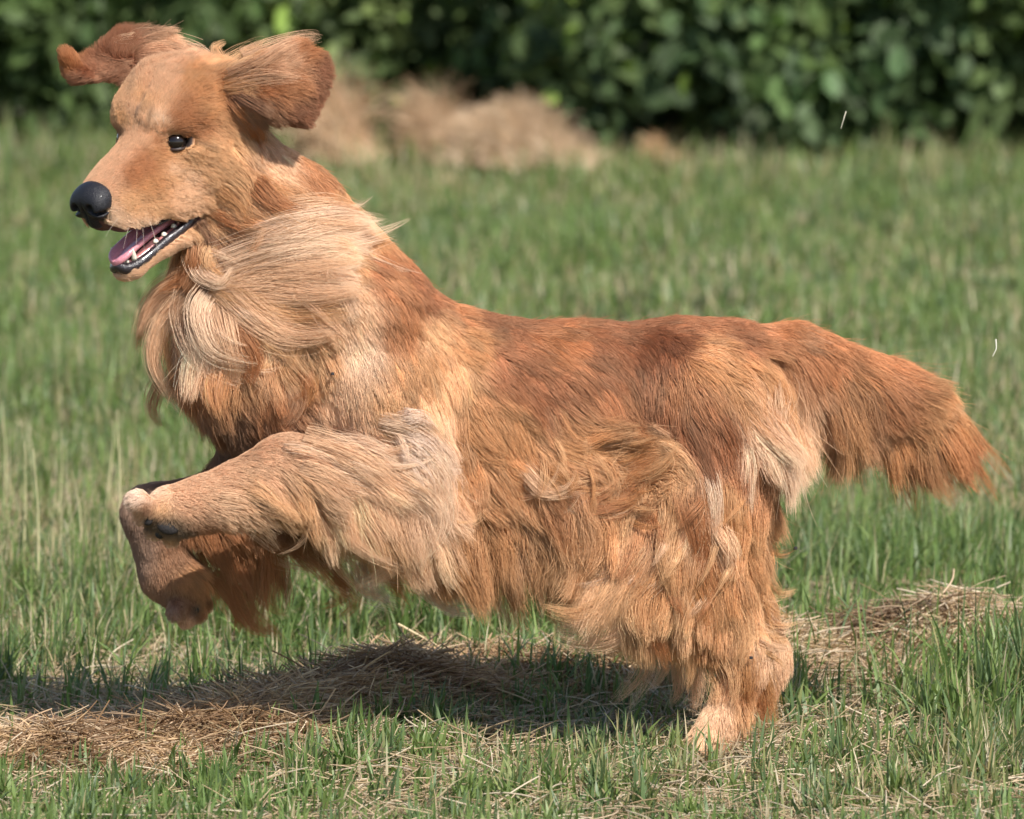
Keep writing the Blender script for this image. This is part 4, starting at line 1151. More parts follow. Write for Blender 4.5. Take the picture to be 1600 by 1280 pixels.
Lp = grow(LP, LN, LR, l_rand, .1)
Gp = grow(GP, GN, GR, l_rand[gl] * .75 + rng.random((len(GP), 6)) * .25, .25)
sv = np.linspace(0, 1, NP_)
# guides gather into locks
cl = np.clip((gv[:, 0] - .008) / .05, 0, 1) * (.45 + .4 * l_rand[gl, 5]) * np.where(GR == RI['tail'], .35, 1)
w = (cl[:, None] * sv[None] ** 1.3)[..., None]
off = (GP - LP[gl]) * .35
shape = Lp[gl] + off[:, None] * 1.0
same = (GR == LR[gl]) & (gld[:, 0] < .04)
w = w * same[:, None, None]
Gp = Gp * (1 - w) + shape * w
sc_ = np.clip(gv[:, 0] / .04, .32, 1)
g_tone = (rng.standard_normal(len(GP)) * .12 + (l_rand[gl, 5] - .5) * .42) * sc_
g_pale = np.clip(l_rand[gl, 2] * .6 + rng.random(len(GP)) * .35 - .45, 0, 1)

# ------------------------------------------------------------------ coat: hairs
gk = kdtree(GP)


def coat(name, n, dens, rad, sel, clump, npt=7, label=None):
    p, nn, rg = sample(n, dens * np.isin(tr, [RI[r] for r in sel]))
    ii, dd = nearest(gk, p, 3)
    wt = 1 / (dd + .0015) ** 2
    wt[rg[:, None] != GR[ii]] *= .01
    wt /= wt.sum(1, keepdims=True)
    dl = Gp - GP[:, None]
    t = np.linspace(0, 1, npt)
    ks = t * (NP_ - 1); k0 = np.minimum(ks.astype(int), NP_ - 2); fr = (ks - k0)[None, :, None]
    dls = dl[:, k0] * (1 - fr) + dl[:, k0 + 1] * fr
    delta = sum(wt[:, j, None, None] * dls[ii[:, j]] for j in range(3))
    L = np.linalg.norm(np.diff(delta, axis=1), axis=2).sum(1)
    ls = rng.uniform(.72, 1.06, n)
    q = p[:, None] + delta * ls[:, None, None]
    g0 = np.take_along_axis(ii, wt.argmax(1)[:, None], 1)[:, 0]
    tip = GP[g0][:, None] + dls[g0] * ls[:, None, None]
    cs = clump * np.clip(L / .035, .15, 1) * rng.uniform(.5, 1.1, n)
    w = (cs[:, None] * t[None] ** 1.1)[..., None].clip(0, .97)
    q = q * (1 - w) + tip * w
    # frizz: every hair its own slight bend
    b = rng.standard_normal((n, 1, 3)) * (L * .030)[:, None, None]
    b2 = rng.standard_normal((n, 1, 3)) * (L * .02)[:, None, None]
    q = q + b * (t ** 1.6)[None, :, None] + b2 * np.sin(t * 6.0)[None, :, None]
    fly = rng.random(n) < .03
    q[fly] += rng.standard_normal((fly.sum(), 1, 3)) * (L[fly] * .15)[:, None, None] * (t ** 2)[None, :, None]
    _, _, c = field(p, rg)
    c = marked(c, p, rg)
    tone = np.exp(g_tone[g0] + rng.standard_normal(n) * .10)
    lng = np.clip(L / .05, 0, 1)
    mix = (g_pale[g0] * lng)[:, None] * (c[:, :1] / .6).clip(0, 1) ** 2
    c = c * (1 - mix) + np.array(TINT['pale']) * mix
    c = c * tone[:, None]
    tipc = c * .80 + np.array(TINT['pale']) * .20 * (c[:, :1] / .6).clip(0, 1) ** 3
    tw = (t[None] ** 1.5 * (.15 + .5 * lng)[:, None])[..., None]
    cc = c[:, None] * (1 - tw) + tipc[:, None] * tw
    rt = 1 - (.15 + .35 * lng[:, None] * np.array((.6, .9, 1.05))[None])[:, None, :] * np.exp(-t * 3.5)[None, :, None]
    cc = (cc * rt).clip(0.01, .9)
    r = rad * rng.uniform(.7, 1.25, n)[:, None] * (1 - .75 * t[None] ** 1.5)
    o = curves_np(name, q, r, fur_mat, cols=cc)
    to_dog(o, body if False else None)
    return o


fur_mat = bpy.data.materials.new('fur')
fur_mat.use_nodes = True
nt = fur_mat.node_tree
nt.nodes.clear()
out = nt.nodes.new('ShaderNodeOutputMaterial')
at = nt.nodes.new('ShaderNodeAttribute'); at.attribute_name = 'tint'
df = nt.nodes.new('ShaderNodeBsdfDiffuse')
gl1 = nt.nodes.new('ShaderNodeBsdfHair'); gl1.component = 'Reflection'
gl1.inputs['Color'].default_value = (.95, .68, .45, 1)
gl1.inputs['RoughnessU'].default_value = .25; gl1.inputs['RoughnessV'].default_value = .6
tl_ = nt.nodes.new('ShaderNodeBsdfHair'); tl_.component = 'Transmission'
tl_.inputs['RoughnessU'].default_value = .4; tl_.inputs['RoughnessV'].default_value = .8
nt.links.new(at.outputs['Color'], df.inputs['Color'])
nt.links.new(at.outputs['Color'], tl_.inputs['Color'])
m1 = nt.nodes.new('ShaderNodeMixShader'); m1.inputs[0].default_value = .25
m2 = nt.nodes.new('ShaderNodeMixShader'); m2.inputs[0].default_value = .12
nt.links.new(df.outputs[0], m1.inputs[1]); nt.links.new(tl_.outputs[0], m1.inputs[2])
nt.links.new(m1.outputs[0], m2.inputs[1]); nt.links.new(gl1.outputs[0], m2.inputs[2])
nt.links.new(m2.outputs[0], out.inputs['Surface'])

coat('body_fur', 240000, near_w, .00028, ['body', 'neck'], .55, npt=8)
coat('tail_fur', 80000, near_w, .00028, ['tail'], .35, npt=8)
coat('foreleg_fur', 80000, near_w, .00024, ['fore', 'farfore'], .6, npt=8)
coat('hind_leg_fur', 100000, near_w, .00028, ['hind', 'farhind'], .55, npt=8)
coat('head_fur', 190000, near_w, .00016, ['head'], .25, npt=5)
coat('ear_fur', 40000, near_w, .00020, ['ear', 'farear'], .4, npt=6)

# ------------------------------------------------------------------ face parts
def simple_mat(name, col, rough=.5, spec=.5, coat=0., bump=0., scale=300., sss=0.):
    m, nt, b = new_mat(name)
    b.inputs['Base Color'].default_value = (*col, 1)
    b.inputs['Roughness'].default_value = rough
    b.inputs['Specular IOR Level'].default_value = spec
    b.inputs['Coat Weight'].default_value = coat
    b.inputs['Coat Roughness'].default_value = .08
    if sss:
        b.inputs['Subsurface Weight'].default_value = sss
        b.inputs['Subsurface Radius'].default_value = (.006, .002, .001)
    n = nt.nodes.new('ShaderNodeTexNoise'); n.inputs['Scale'].default_value = scale
    tc9 = nt.nodes.new('ShaderNodeTexCoord'); nt.links.new(tc9.outputs['Object'], n.inputs['Vector'])
    n.inputs['Detail'].default_value = 4
    if bump:
        q = nt.nodes.new('ShaderNodeBump'); q.inputs['Strength'].default_value = bump; q.inputs['Distance'].default_value = .001
        nt.links.new(n.outputs[0], q.inputs['Height']); nt.links.new(q.outputs[0], b.inputs['Normal'])
    mx = nt.nodes.new('ShaderNodeMixRGB'); mx.blend_type = 'MULTIPLY'; mx.inputs[0].default_value = .5
    mx.inputs[1].default_value = (*col, 1)
    nt.links.new(n.outputs[0], mx.inputs[2]); nt.links.new(mx.outputs[0], b.inputs['Base Color'])
    for l in list(nt.links):
        pass
    mx.inputs[0].default_value = .35
    return m


nose_mat = simple_mat('nose_leather', (.013, .013, .017), .46, .32, .03, 1.0, 700)
lip_mat = simple_mat('lip_black', (.024, .018, .022), .30, .5, .25, 1.0, 420)
tongue_mat = simple_mat('tongue_pink', (.66, .27, .32), .35, .5, .25, .3, 320, .25)
gum_mat = simple_mat('gum', (.50, .20, .19), .3, .5, .3, .2, 200, .2)
tooth_mat = simple_mat('tooth', (.80, .74, .62), .2, .5, .3)
eye_mat = simple_mat('eye_dark', (.010, .006, .005), .10, .35, .25)
iris_mat = simple_mat('iris_brown', (.060, .022, .010), .12, .35, .2)
pupil_mat = simple_mat('pupil_black', (.003, .003, .003), .10, .35, .2)
lid_mat = simple_mat('lid_skin', (.035, .018, .012), .6, .3)
pad_mat = simple_mat('pad_leather', (.03, .026, .026), .6, .3, 0, .8, 300)
claw_mat = simple_mat('claw_horn', (.05, .04, .035), .35, .4)


def HW(a):
    a = np.asarray(a, float)
    return H0 + (a * S) @ HM.T


def blob(name, fn_, c, r, step, mat, world=True, parent=None):
    """a small surface net of fn_(x, y, z) in head cm round c"""
    c, r = np.array(c, float), np.array(r, float)
    l = c - r
    n = np.ceil(2 * r / step).astype(int)
    g = [l[q] + step * np.arange(n[q]) for q in range(3)]
    v = fn_(g[0][:, None, None], g[1][None, :, None], g[2][None, None, :])
    V, F = surface_nets(v, l, step)
    o = mesh_np(name, HW(V), F, mat)
    return to_dog(o)


def e_(X, Y, Z, c, r):
    k0 = np.sqrt(((X - c[0]) / r[0]) ** 2 + ((Y - c[1]) / r[1]) ** 2 + ((Z - c[2]) / r[2]) ** 2)
    return (k0 - 1) * min(r)


def smin(a, b, k):
    h = np.maximum(k - np.abs(a - b), 0) / k
    return np.minimum(a, b) - h * h * k * .25


def nose_f(X, Y, Z):
    X = (X - 11.2) / 1.0 + 11.7; Y = Y / .98; Z = (Z + 3.2) / 1.0 - 3.7
    d = e_(X, Y, Z, (11.7, 0, -3.6), (2.3, 2.75, 1.9))
    for s in (-1, 1):
        d = smin(d, e_(X, Y, Z, (12.6, s * 1.45, -4.2), (1.4, 1.25, 1.45)), .6)
    d = smin(d, e_(X, Y, Z, (12.1, 0, -5.6), (1.5, .95, 1.5)), .6)
    for s in (-1, 1):
        d = -smin(-d, e_(X, Y, Z, (14.1, s * 1.15, -4.15), (1.0, .52, .62)), .25)
        d = -smin(-d, e_(X, Y, Z, (13.2, s * 2.35, -4.75), (1.3, .9, .26)), .25)
    d = -smin(-d, e_(X, Y, Z, (14.2, 0, -5.2), (.9, .12, 1.6)), .15)
    return d


blob('nose', lambda X, Y, Z: nose_f(X - .05, Y / 1.04, (Z - .05 + 3.7) / 1.06 - 3.7), (11.8, 0, -3.8), (3.4, 3.8, 3.8), .11, nose_mat)


def tube(name, pts, rad, mat, n=10, flat=1.0, up=(0, 0, 1), parent=None, closed=False, sub=5):
    """rounded tube through world points; rad a number or a list; flat scales it along up"""
    pts = np.array(pts, float)
    rad = np.ones(len(pts)) * rad
    t = np.linspace(0, len(pts) - 1, (len(pts) - 1) * sub + 1)
    q = np.empty((len(t), 3)); r = np.interp(t, range(len(pts)), rad)
    for i, u in enumerate(t):
        j = min(int(u), len(pts) - 2); f = u - j
        g = lambda z: pts[min(max(z, 0), len(pts) - 1)]
        p0, p1, p2, p3 = g(j - 1), g(j), g(j + 1), g(j + 2)
        q[i] = .5 * ((2 * p1) + (p2 - p0) * f + (2 * p0 - 5 * p1 + 4 * p2 - p3) * f * f + (3 * p1 - p0 - 3 * p2 + p3) * f ** 3)
    tg = norm(np.gradient(q, axis=0))
    up = np.array(up, float)
    sd_ = norm(np.cross(tg, up)); u2 = norm(np.cross(sd_, tg))
    a = np.linspace(0, 2 * math.pi, n, endpoint=False)
    V = q[:, None] + (sd_[:, None] * np.cos(a)[None, :, None] + u2[:, None] * np.sin(a)[None, :, None] * flat) * r[:, None, None]
    m = len(t)
    V = np.concatenate([V.reshape(-1, 3), q[:1], q[-1:]])
    F = []
    for i in range(m - 1):
        for k in range(n):
            F.append((i * n + k, i * n + (k + 1) % n, (i + 1) * n + (k + 1) % n, (i + 1) * n + k))
    for k in range(n):
        F.append((m * n, (k + 1) % n, k, k)); F.append((m * n + 1, (m - 1) * n + k, (m - 1) * n + (k + 1) % n, (m - 1) * n + (k + 1) % n))
    me = bpy.data.meshes.new(name)
    me.from_pydata([tuple(v) for v in V], [], [tuple(dict.fromkeys(f)) for f in F])
    for p in me.polygons:
        p.use_smooth = True
    me.materials.append(mat)
    o = bpy.data.objects.new(name, me)
    link(o)
    return to_dog(o, parent) if parent is None else link_child(o, parent)


def link_child(o, parent):
    o.parent = parent
    o.matrix_parent_inverse = Matrix.Translation(-INV)
    return o


# lower lip, black and wet, from one corner of the mouth round the chin to the other
near_lip = [HP(308, 328, 3.9), HP(301, 342, 3.9), HP(284, 358, 3.5), HP(262, 375, 3.0), HP(240, 394, 2.4), HP(217, 412, 1.8), HP(198, 420, 1.0), HP(186, 416, .2)]
lip_r = [.30, .50, .55, .55, .55, .62, .62, .6]
lp = [np.array(a) for a in near_lip]
full = lp + [a * (1, -1, 1) for a in lp[:-1][::-1]]
lip = tube('lower_lip', [HW(a) for a in full], [r * S for r in lip_r + lip_r[:-1][::-1]], lip_mat, 10, 1.1)
# dark edge of the upper lip at the corner of the mouth
for s in (1, -1):
    tube('upper_lip', [HW(np.array(HP(x, y, l)) * (1, s, 1)) for x, y, l in ((309, 327, 3.9), (298, 326, 3.8), (282, 332, 3.6), (264, 342, 3.2), (246, 352, 2.9))], [.28 * S, .25 * S, .2 * S, .18 * S, .12 * S], lip_mat, 8)
# tongue
def tongue_f(X, Y, Z):
    t = np.clip((X - 0) / 10.8, 0, 1)
    zc = -10.3 - 1.15 * t + .35 * np.sin(t * 3.2) + .28 * (np.abs(Y) / 1.5) ** 1.6 - .9 * np.clip(t - .82, 0, 1)
    w_ = 2.0 - .35 * t
    tip = np.clip((X - 9.0) / 1.9, 0, 1)
    w_ = w_ * np.sqrt(np.clip(1 - tip ** 2.2, 0.0, 1))
    th = .42 + 0 * X
    groove = .28 * np.exp(-(Y / .28) ** 2)
    d = np.sqrt((np.maximum(np.abs(Y) - w_ + .35, 0)) ** 2 + (Z - zc + groove * .6) ** 2) - th
    d = np.maximum(d, np.maximum(X - 10.9, 0 - X))
    return d


blob('tongue', tongue_f, (5.5, 0, -10.7), (6, 2.8, 2.2), .14, tongue_mat)
tube('gum', [HW(a) for a in ((1.5, 2.8, -10.5), (4, 2.45, -11.0), (6.6, 1.9, -11.6), (8.8, 1.2, -12.1), (9.5, 0, -12.2), (8.8, -1.2, -12.1), (7, -1.9, -11.5), (4, -2.45, -11.0))], .42 * S, gum_mat, 8)
tube('gum', [HW(a) for a in ((-.2, 2.9, -8.9), (2, 2.9, -8.6), (5, 2.5, -8.1), (8, 2.0, -7.7))], .5 * S, gum_mat, 8)


def tooth(f, l, u, h, r, lean=0.0, out=0.0):
    c = np.array((f, l, u))
    tube('tooth', [HW(c), HW(c + (lean * .4, out * .4, h * .5)), HW(c + (lean, out, h * .88)), HW(c + (lean * 1.15, out * 1.1, h))], [r * S, r * .85 * S, r * .45 * S, r * .12 * S], tooth_mat, 8, up=(1, 0, 0), sub=2)


for s in (1, -1):
    tooth(8.9, s * 1.5, -11.9, 1.45, .36, .1, s * .25)
    for f, l, u in ((5.6, 2.3, -11.0), (4.2, 2.5, -10.7), (2.6, 2.75, -10.3)):
        tooth(f, s * l, u, .42, .38)
    for i, l in enumerate((.25, .65, 1.0)):
        tooth(9.9 - i * .15, s * l, -12.0, .55, .21, .05)
    for f, l, u in ((3.0, 2.75, -8.5), (1.6, 2.95, -8.8)):
        tooth(f, s * l, u, -.8, .45)

# eyes: ball, iris, pupil, dark rim
EC, ER = np.array((-.08, 4.0, -.42)), 1.36
almond = [(250, 230), (256, 216), (264, 207), (274, 204), (285, 208), (295, 214), (304, 220), (294, 227), (283, 232), (271, 233), (259, 231)]
camp = np.array((0, -CAM_D, CAM_H))


def eye_hit(px, py, rad):
    o = HM.T @ (camp - H0) / S - EC
    d = norm(HM.T @ (P(px, py, 0) - camp))
    b = np.dot(o, d); c = np.dot(o, o) - rad * rad
    q = b * b - c
    t = -b - math.sqrt(max(q, 0))
    return o + d * t + EC


def sphere_cap(name, c, rad, axis, ang, mat, parent=None, bulge=1.0):
    axis = norm(np.array(axis, float))
    t = norm(np.cross(axis, (0, 0, 1.))); b = np.cross(axis, t)
    rings = max(4, int(ang / 8)); seg = 28
    V = [c + axis * rad * bulge]
    for i in range(1, rings + 1):
        a = math.radians(ang) * i / rings
        for k in range(seg):
            p = 2 * math.pi * k / seg
            V.append(c + rad * (axis * math.cos(a) * (bulge if i < rings else 1) + (t * math.cos(p) + b * math.sin(p)) * math.sin(a)))
    F = [(0, 1 + k, 1 + (k + 1) % seg) for k in range(seg)]
    for i in range(rings - 1):
        for k in range(seg):
            F.append((1 + i * seg + k, 1 + (i + 1) * seg + k, 1 + (i + 1) * seg + (k + 1) % seg, 1 + i * seg + (k + 1) % seg))
    me = bpy.data.meshes.new(name)
    me.from_pydata([tuple(v) for v in HW(np.array(V))], [], F)
    for p in me.polygons:
        p.use_smooth = True
    me.materials.append(mat)
    o = link(bpy.data.objects.new(name, me))
    return link_child(o, parent) if parent else to_dog(o)


for s in (1, -1):
    m_ = np.array((1, s, 1.))
    ball = sphere_cap('eye', EC * m_, ER, (.8, .6 * s, 0), 180, eye_mat)
    sphere_cap('iris', EC * m_, ER * 1.012, (.78, .62 * s, .1), 32, iris_mat, ball)
    sphere_cap('pupil', EC * m_, ER * 1.024, (.78, .62 * s, .1), 15, pupil_mat, ball)
    ring = [eye_hit(x, y, ER * 1.03) * m_ for x, y in almond]
    ring = ring + ring[:2]
    tube('eyelid', [HW(a) for a in ring], .12 * S, lip_mat, 8)
    cen = np.mean([eye_hit(x, y, ER) for x, y in almond], 0)
    ring2 = []
    for x, y in almond:
        q = eye_hit(x, y, ER * 1.03) - cen
        ring2.append((cen + q * 1.15 - np.array((.1, .14, 0))) * m_)
    tube('eyelid', [HW(a) for a in ring2 + ring2[:2]], .2 * S, lid_mat, 8)

# paw pads and claws of the folded forelegs
def ellipsoid(name, c, r, mat, rot=(0, 0, 0)):
    V, F = [], []
    n, m = 16, 10
    R = np.array(Matrix.Rotation(rot[0], 3, 'X') @ Matrix.Rotation(rot[1], 3, 'Y') @ Matrix.Rotation(rot[2], 3, 'Z'))
    for i in range(m + 1):
        a = math.pi * i / m
        for k in range(n):
            b = 2 * math.pi * k / n
            V.append(c + R @ (np.array(r) * (math.sin(a) * math.cos(b), math.sin(a) * math.sin(b), math.cos(a))))
    for i in range(m):
        for k in range(n):
            F.append((i * n + k, i * n + (k + 1) % n, (i + 1) * n + (k + 1) % n, (i + 1) * n + k))
    return to_dog(mesh_np(name, V, F, mat))


def on_coat(px, py, lift=0.0, default=None):
    """point of the skin seen at a pixel, raised towards the camera side"""
    d = norm(P(px, py, 0) - camp)
    loc, nm, _, _ = bvh.ray_cast(Vector(camp), Vector(d), 30)
    if loc is None:
        return None, None
    return np.array(loc) - d * lift, np.array(nm)


for x, y, rx, rz in ((262, 822, .0135, .0095), (231, 812, .006, .0065), (250, 833, .006, .006)):
    p, nm = on_coat(x, y, -.001)
    if p is not None:
        ellipsoid('paw_pad', p + np.array((0, .0012, -.001)), (rx, .0045, rz), pad_mat, (0, .3, 0))
for x, y in ((306, 952),):
    p, nm = on_coat(x, y, -.001)
    if p is not None:
        ellipsoid('paw_pad', p + np.array((0, .002, 0)), (.0045, .004, .0055), pad_mat)

# ------------------------------------------------------------------ long locks that stand out of the coat
def locks(name, rows, more=1.0):
    P_, R_, C_l = [], [], []
    npt = 12
    t = np.linspace(0, 1, npt)
    sub = []
    for row in rows:
        for j in range(2 if row[1] > 12 else 1):
            q = np.array(row[0], float)
            if row[1] > 12:
                tt = np.linspace(0, 1, len(q))[:, None]
                q = q + rng.normal(0, row[1] * .38, 2) * (1 - tt) + rng.normal(0, row[1] * .5, 2) * tt ** 1.3
                e = rng.uniform(.8, 1.1)
                q[-1] = q[-2] + (q[-1] - q[-2]) * e
                sub.append([q, row[1] * rng.uniform(.45, .8), row[2] / 1.9, row[3]] + list(row[4:]))
            else:
                sub.append([q, row[1], row[2], row[3]] + list(row[4:]))
    for row in sub:
        pts, wid, n, tint = row[:4]
        n = int(n * 1.7 * more)
        lift = row[4] if len(row) > 4 else .012
        q = np.array(pts, float)
        m = len(q)
        if not name.startswith('head'):
            h, _ = on_coat(q[0][0], q[0][1])
            if h is not None:
                hr_ = regions(h[None])
                lift = max(lift, field(h[None], hr_)[1][0, 1] * .95 + .005)
        # smooth path in the picture plane, then depth from the coat below it
        u = t * (m - 1)
        path = np.empty((npt, 2))
        for i, uu in enumerate(u):
            j = min(int(uu), m - 2); f = uu - j
            g = lambda z: q[min(max(z, 0), m - 1)]
            p0, p1, p2, p3 = g(j - 1), g(j), g(j + 1), g(j + 2)
            path[i] = .5 * ((2 * p1) + (p2 - p0) * f + (2 * p0 - 5 * p1 + 4 * p2 - p3) * f * f + (3 * p1 - p0 - 3 * p2 + p3) * f ** 3)
        dep = np.full(npt, np.nan)
        for i in range(npt):
            h, _ = on_coat(path[i, 0], path[i, 1])
            if h is not None:
                dep[i] = h[1] - .002 - lift * math.sin(min(1, t[i] * 1.6 + .12) * math.pi / 2)
        ok = ~np.isnan(dep)
        if not ok.any():
            dep[0] = Ym(path[0, 0]) + .07
            ok = ~np.isnan(dep)
        if ok[0]:
            for i in range(1, npt):
                if np.isnan(dep[i]) or dep[i] - dep[i - 1] > .02:
                    dep[i] = dep[i - 1] + .002
                elif dep[i - 1] - dep[i] > .02:
                    dep[i] = dep[i - 1] - .02
        else:
            dep = np.interp(np.arange(npt), np.where(ok)[0], dep[ok])
        c3 = np.array([P(path[i, 0], path[i, 1], dep[i]) for i in range(npt)])
        tg = norm(np.gradient(c3, axis=0))
        sd_ = norm(np.cross(tg, np.array((0, 1., 0)))); up_ = np.cross(sd_, tg)
        w0 = wid * PR
        a = rng.normal(0, .62, n); b = rng.normal(0, .35, n)
        prof = (1 - t) ** .6 * .75 + .25 + .25 * np.sin(t * math.pi)
        ln = rng.uniform(.55, 1.05, n)
        ph = rng.uniform(0, 6.28)
        X_ = np.empty((n, npt, 3))
        for k in range(npt):
            s_ = np.clip(t[k] * ln, 0, 1) * (npt - 1)
            i0 = np.minimum(s_.astype(int), npt - 2); f = (s_ - i0)[:, None]
            c = c3[i0] * (1 - f) + c3[i0 + 1] * f
            sdd = sd_[i0]; upp = up_[i0]
            wv = math.sin(t[k] * 5 + ph) * .12
            X_[:, k] = c + sdd * ((a * prof[k] + wv) * w0)[:, None] + upp * (b * prof[k] * w0 * .6)[:, None]
        X_ += rng.normal(0, 1, (n, 1, 3)) * w0 * .22 * (t ** 1.5)[None, :, None] + rng.normal(0, 1, (n, 1, 3)) * w0 * .06 * np.sin(t * 7)[None, :, None]
        col = np.array(TINT[tint]) * np.exp(rng.normal(0, .12, n))[:, None]
        rt = np.array(TINT[tint]) * .75
        cc = col[:, None] * (.78 + .22 * t[None, :, None] ** .7)
        P_.append(X_); C_l.append(cc.clip(.01, .88)); R_.append(rng.uniform(.00014, .00023, n)[:, None] * (1 - .75 * t[None] ** 1.5))
    o = curves_np(name, np.concatenate(P_), np.concatenate(R_), fur_mat, cols=np.concatenate(C_l))
    return to_dog(o)


locks('ruff_locks', [
    ([(360, 455), (420, 432), (500, 425), (575, 418)], 26, 170, 'pale'), ([(350, 432), (430, 405), (510, 395), (592, 405)], 30, 200, 'cream'),
    ([(400, 395), (460, 365), (530, 350), (584, 356)], 26, 170, 'cream'), ([(440, 372), (500, 350), (572, 350)], 22, 140, 'pale'),
    ([(330, 455), (400, 450), (480, 455), (555, 440)], 24, 150, 'pale'), ([(455, 345), (520, 330), (578, 342)], 22, 130, 'pale'),
    ([(345, 440), (400, 465), (470, 480), (530, 470)], 22, 130, 'lgold'), ([(340, 450), (390, 490), (450, 520), (500, 530)], 24, 140, 'pale'),
    ([(380, 415), (450, 395), (520, 375), (580, 380)], 24, 150, 'cream'), ([(420, 340), (470, 360), (520, 372)], 20, 100, 'gold'),
    ([(400, 300), (430, 330), (480, 345)], 20, 90, 'rust'),
    ([(300, 395), (312, 428), (345, 442), (362, 418)], 10, 70, 'cream'), ([(335, 385), (330, 415), (352, 438)], 12, 60, 'lgold'), ([(310, 380), (300, 420), (260, 440)], 18, 90, 'rust'),
    ([(290, 440), (250, 455), (225, 480), (208, 528)], 20, 140, 'pink'), ([(280, 455), (240, 490), (228, 540)], 20, 110, 'lgold'),
], 1.8)
locks('chest_locks', [
    ([(322, 465), (308, 500), (325, 560), (372, 588)], 26, 190, 'cream', .02), ([(335, 468), (350, 520), (362, 570), (352, 612)], 20, 120, 'pale', .02),
    ([(290, 460), (250, 510), (245, 570), (300, 640)], 18, 120, 'pale', .02), ([(300, 460), (262, 500), (262, 560), (285, 622)], 14, 90, 'lgold', .02), ([(275, 470), (240, 530), (250, 600), (322, 650)], 12, 60, 'pale', .02),
    ([(250, 600), (238, 640), (252, 668)], 10, 40, 'pink'), ([(430, 585), (450, 620), (440, 655), (408, 660)], 22, 120, 'pink', .015), ([(400, 600), (420, 640), (400, 670)], 16, 90, 'brown'),
    ([(440, 500), (470, 540), (460, 600)], 18, 90, 'lgold'), ([(380, 480), (430, 520), (480, 530), (520, 520)], 22, 120, 'pale'), ([(370, 500), (400, 560), (380, 600)], 20, 110, 'rust'),
    ([(300, 470), (300, 540), (330, 600)], 20, 110, 'brown'), ([(455, 560), (480, 600), (460, 640)], 18, 90, 'gold'), ([(360, 600), (380, 650), (350, 690)], 18, 80, 'brown'),
], 1.5)
locks('elbow_locks', [
    ([(600, 665), (645, 675), (690, 705), (712, 732)], 20, 90, 'cream', .012), ([(620, 690), (665, 700), (695, 735), (722, 738)], 16, 80, 'white', .02), ([(630, 650), (660, 655), (690, 682)], 14, 50, 'white', .02),
    ([(640, 700), (680, 740), (690, 780), (660, 830)], 22, 120, 'cream', .02), ([(650, 740), (670, 790), (640, 850)], 28, 150, 'cream', .02),
    ([(480, 700), (560, 735), (630, 790), (655, 840)], 26, 170, 'pale', .02), ([(500, 690), (580, 700), (660, 735)], 22, 130, 'cream', .015),
    ([(440, 765), (500, 785), (550, 845), (620, 870)], 22, 130, 'pale', .02), ([(420, 800), (450, 850), (500, 882), (560, 868)], 9, 50, 'cream', .03),
    ([(430, 795), (455, 845), (490, 870), (512, 890)], 12, 60, 'cream', .03), ([(440, 800), (430, 835), (400, 855), (355, 858)], 12, 70, 'pale', .02), ([(400, 800), (420, 860), (440, 880), (500, 893)], 8, 40, 'cream', .03),
    ([(440, 780), (500, 850), (550, 910), (602, 936)], 8, 30, 'pale', .02), ([(455, 790), (520, 850), (570, 900), (630, 915)], 9, 34, 'cream', .02), ([(430, 790), (480, 860), (520, 915), (575, 945)], 8, 26, 'lgold', .02), ([(560, 780), (620, 830), (625, 880), (560, 932)], 24, 150, 'pale', .02),
    ([(600, 790), (655, 850), (640, 905)], 22, 130, 'lgold', .02), ([(500, 790), (530, 840), (590, 880), (625, 900)], 22, 130, 'lgold', .02),
    ([(520, 740), (600, 770), (655, 810)], 24, 140, 'cream', .015), ([(460, 740), (520, 750), (580, 800)], 20, 120, 'pale', .015), ([(480, 800), (500, 860), (540, 920), (500, 940)], 26, 140, 'rust', .015),
    ([(430, 770), (470, 800), (480, 850)], 20, 100, 'brown', .012), ([(560, 830), (590, 890), (640, 935)], 20, 110, 'gold', .015), ([(380, 790), (400, 815), (430, 850)], 18, 100, 'pale', .015),
    ([(350, 780), (390, 790), (430, 820)], 18, 100, 'pale', .01), ([(500, 680), (560, 690), (620, 720)], 16, 90, 'pale', .012), ([(580, 750), (640, 760), (690, 800), (640, 870)], 26, 150, 'cream', .02),
])
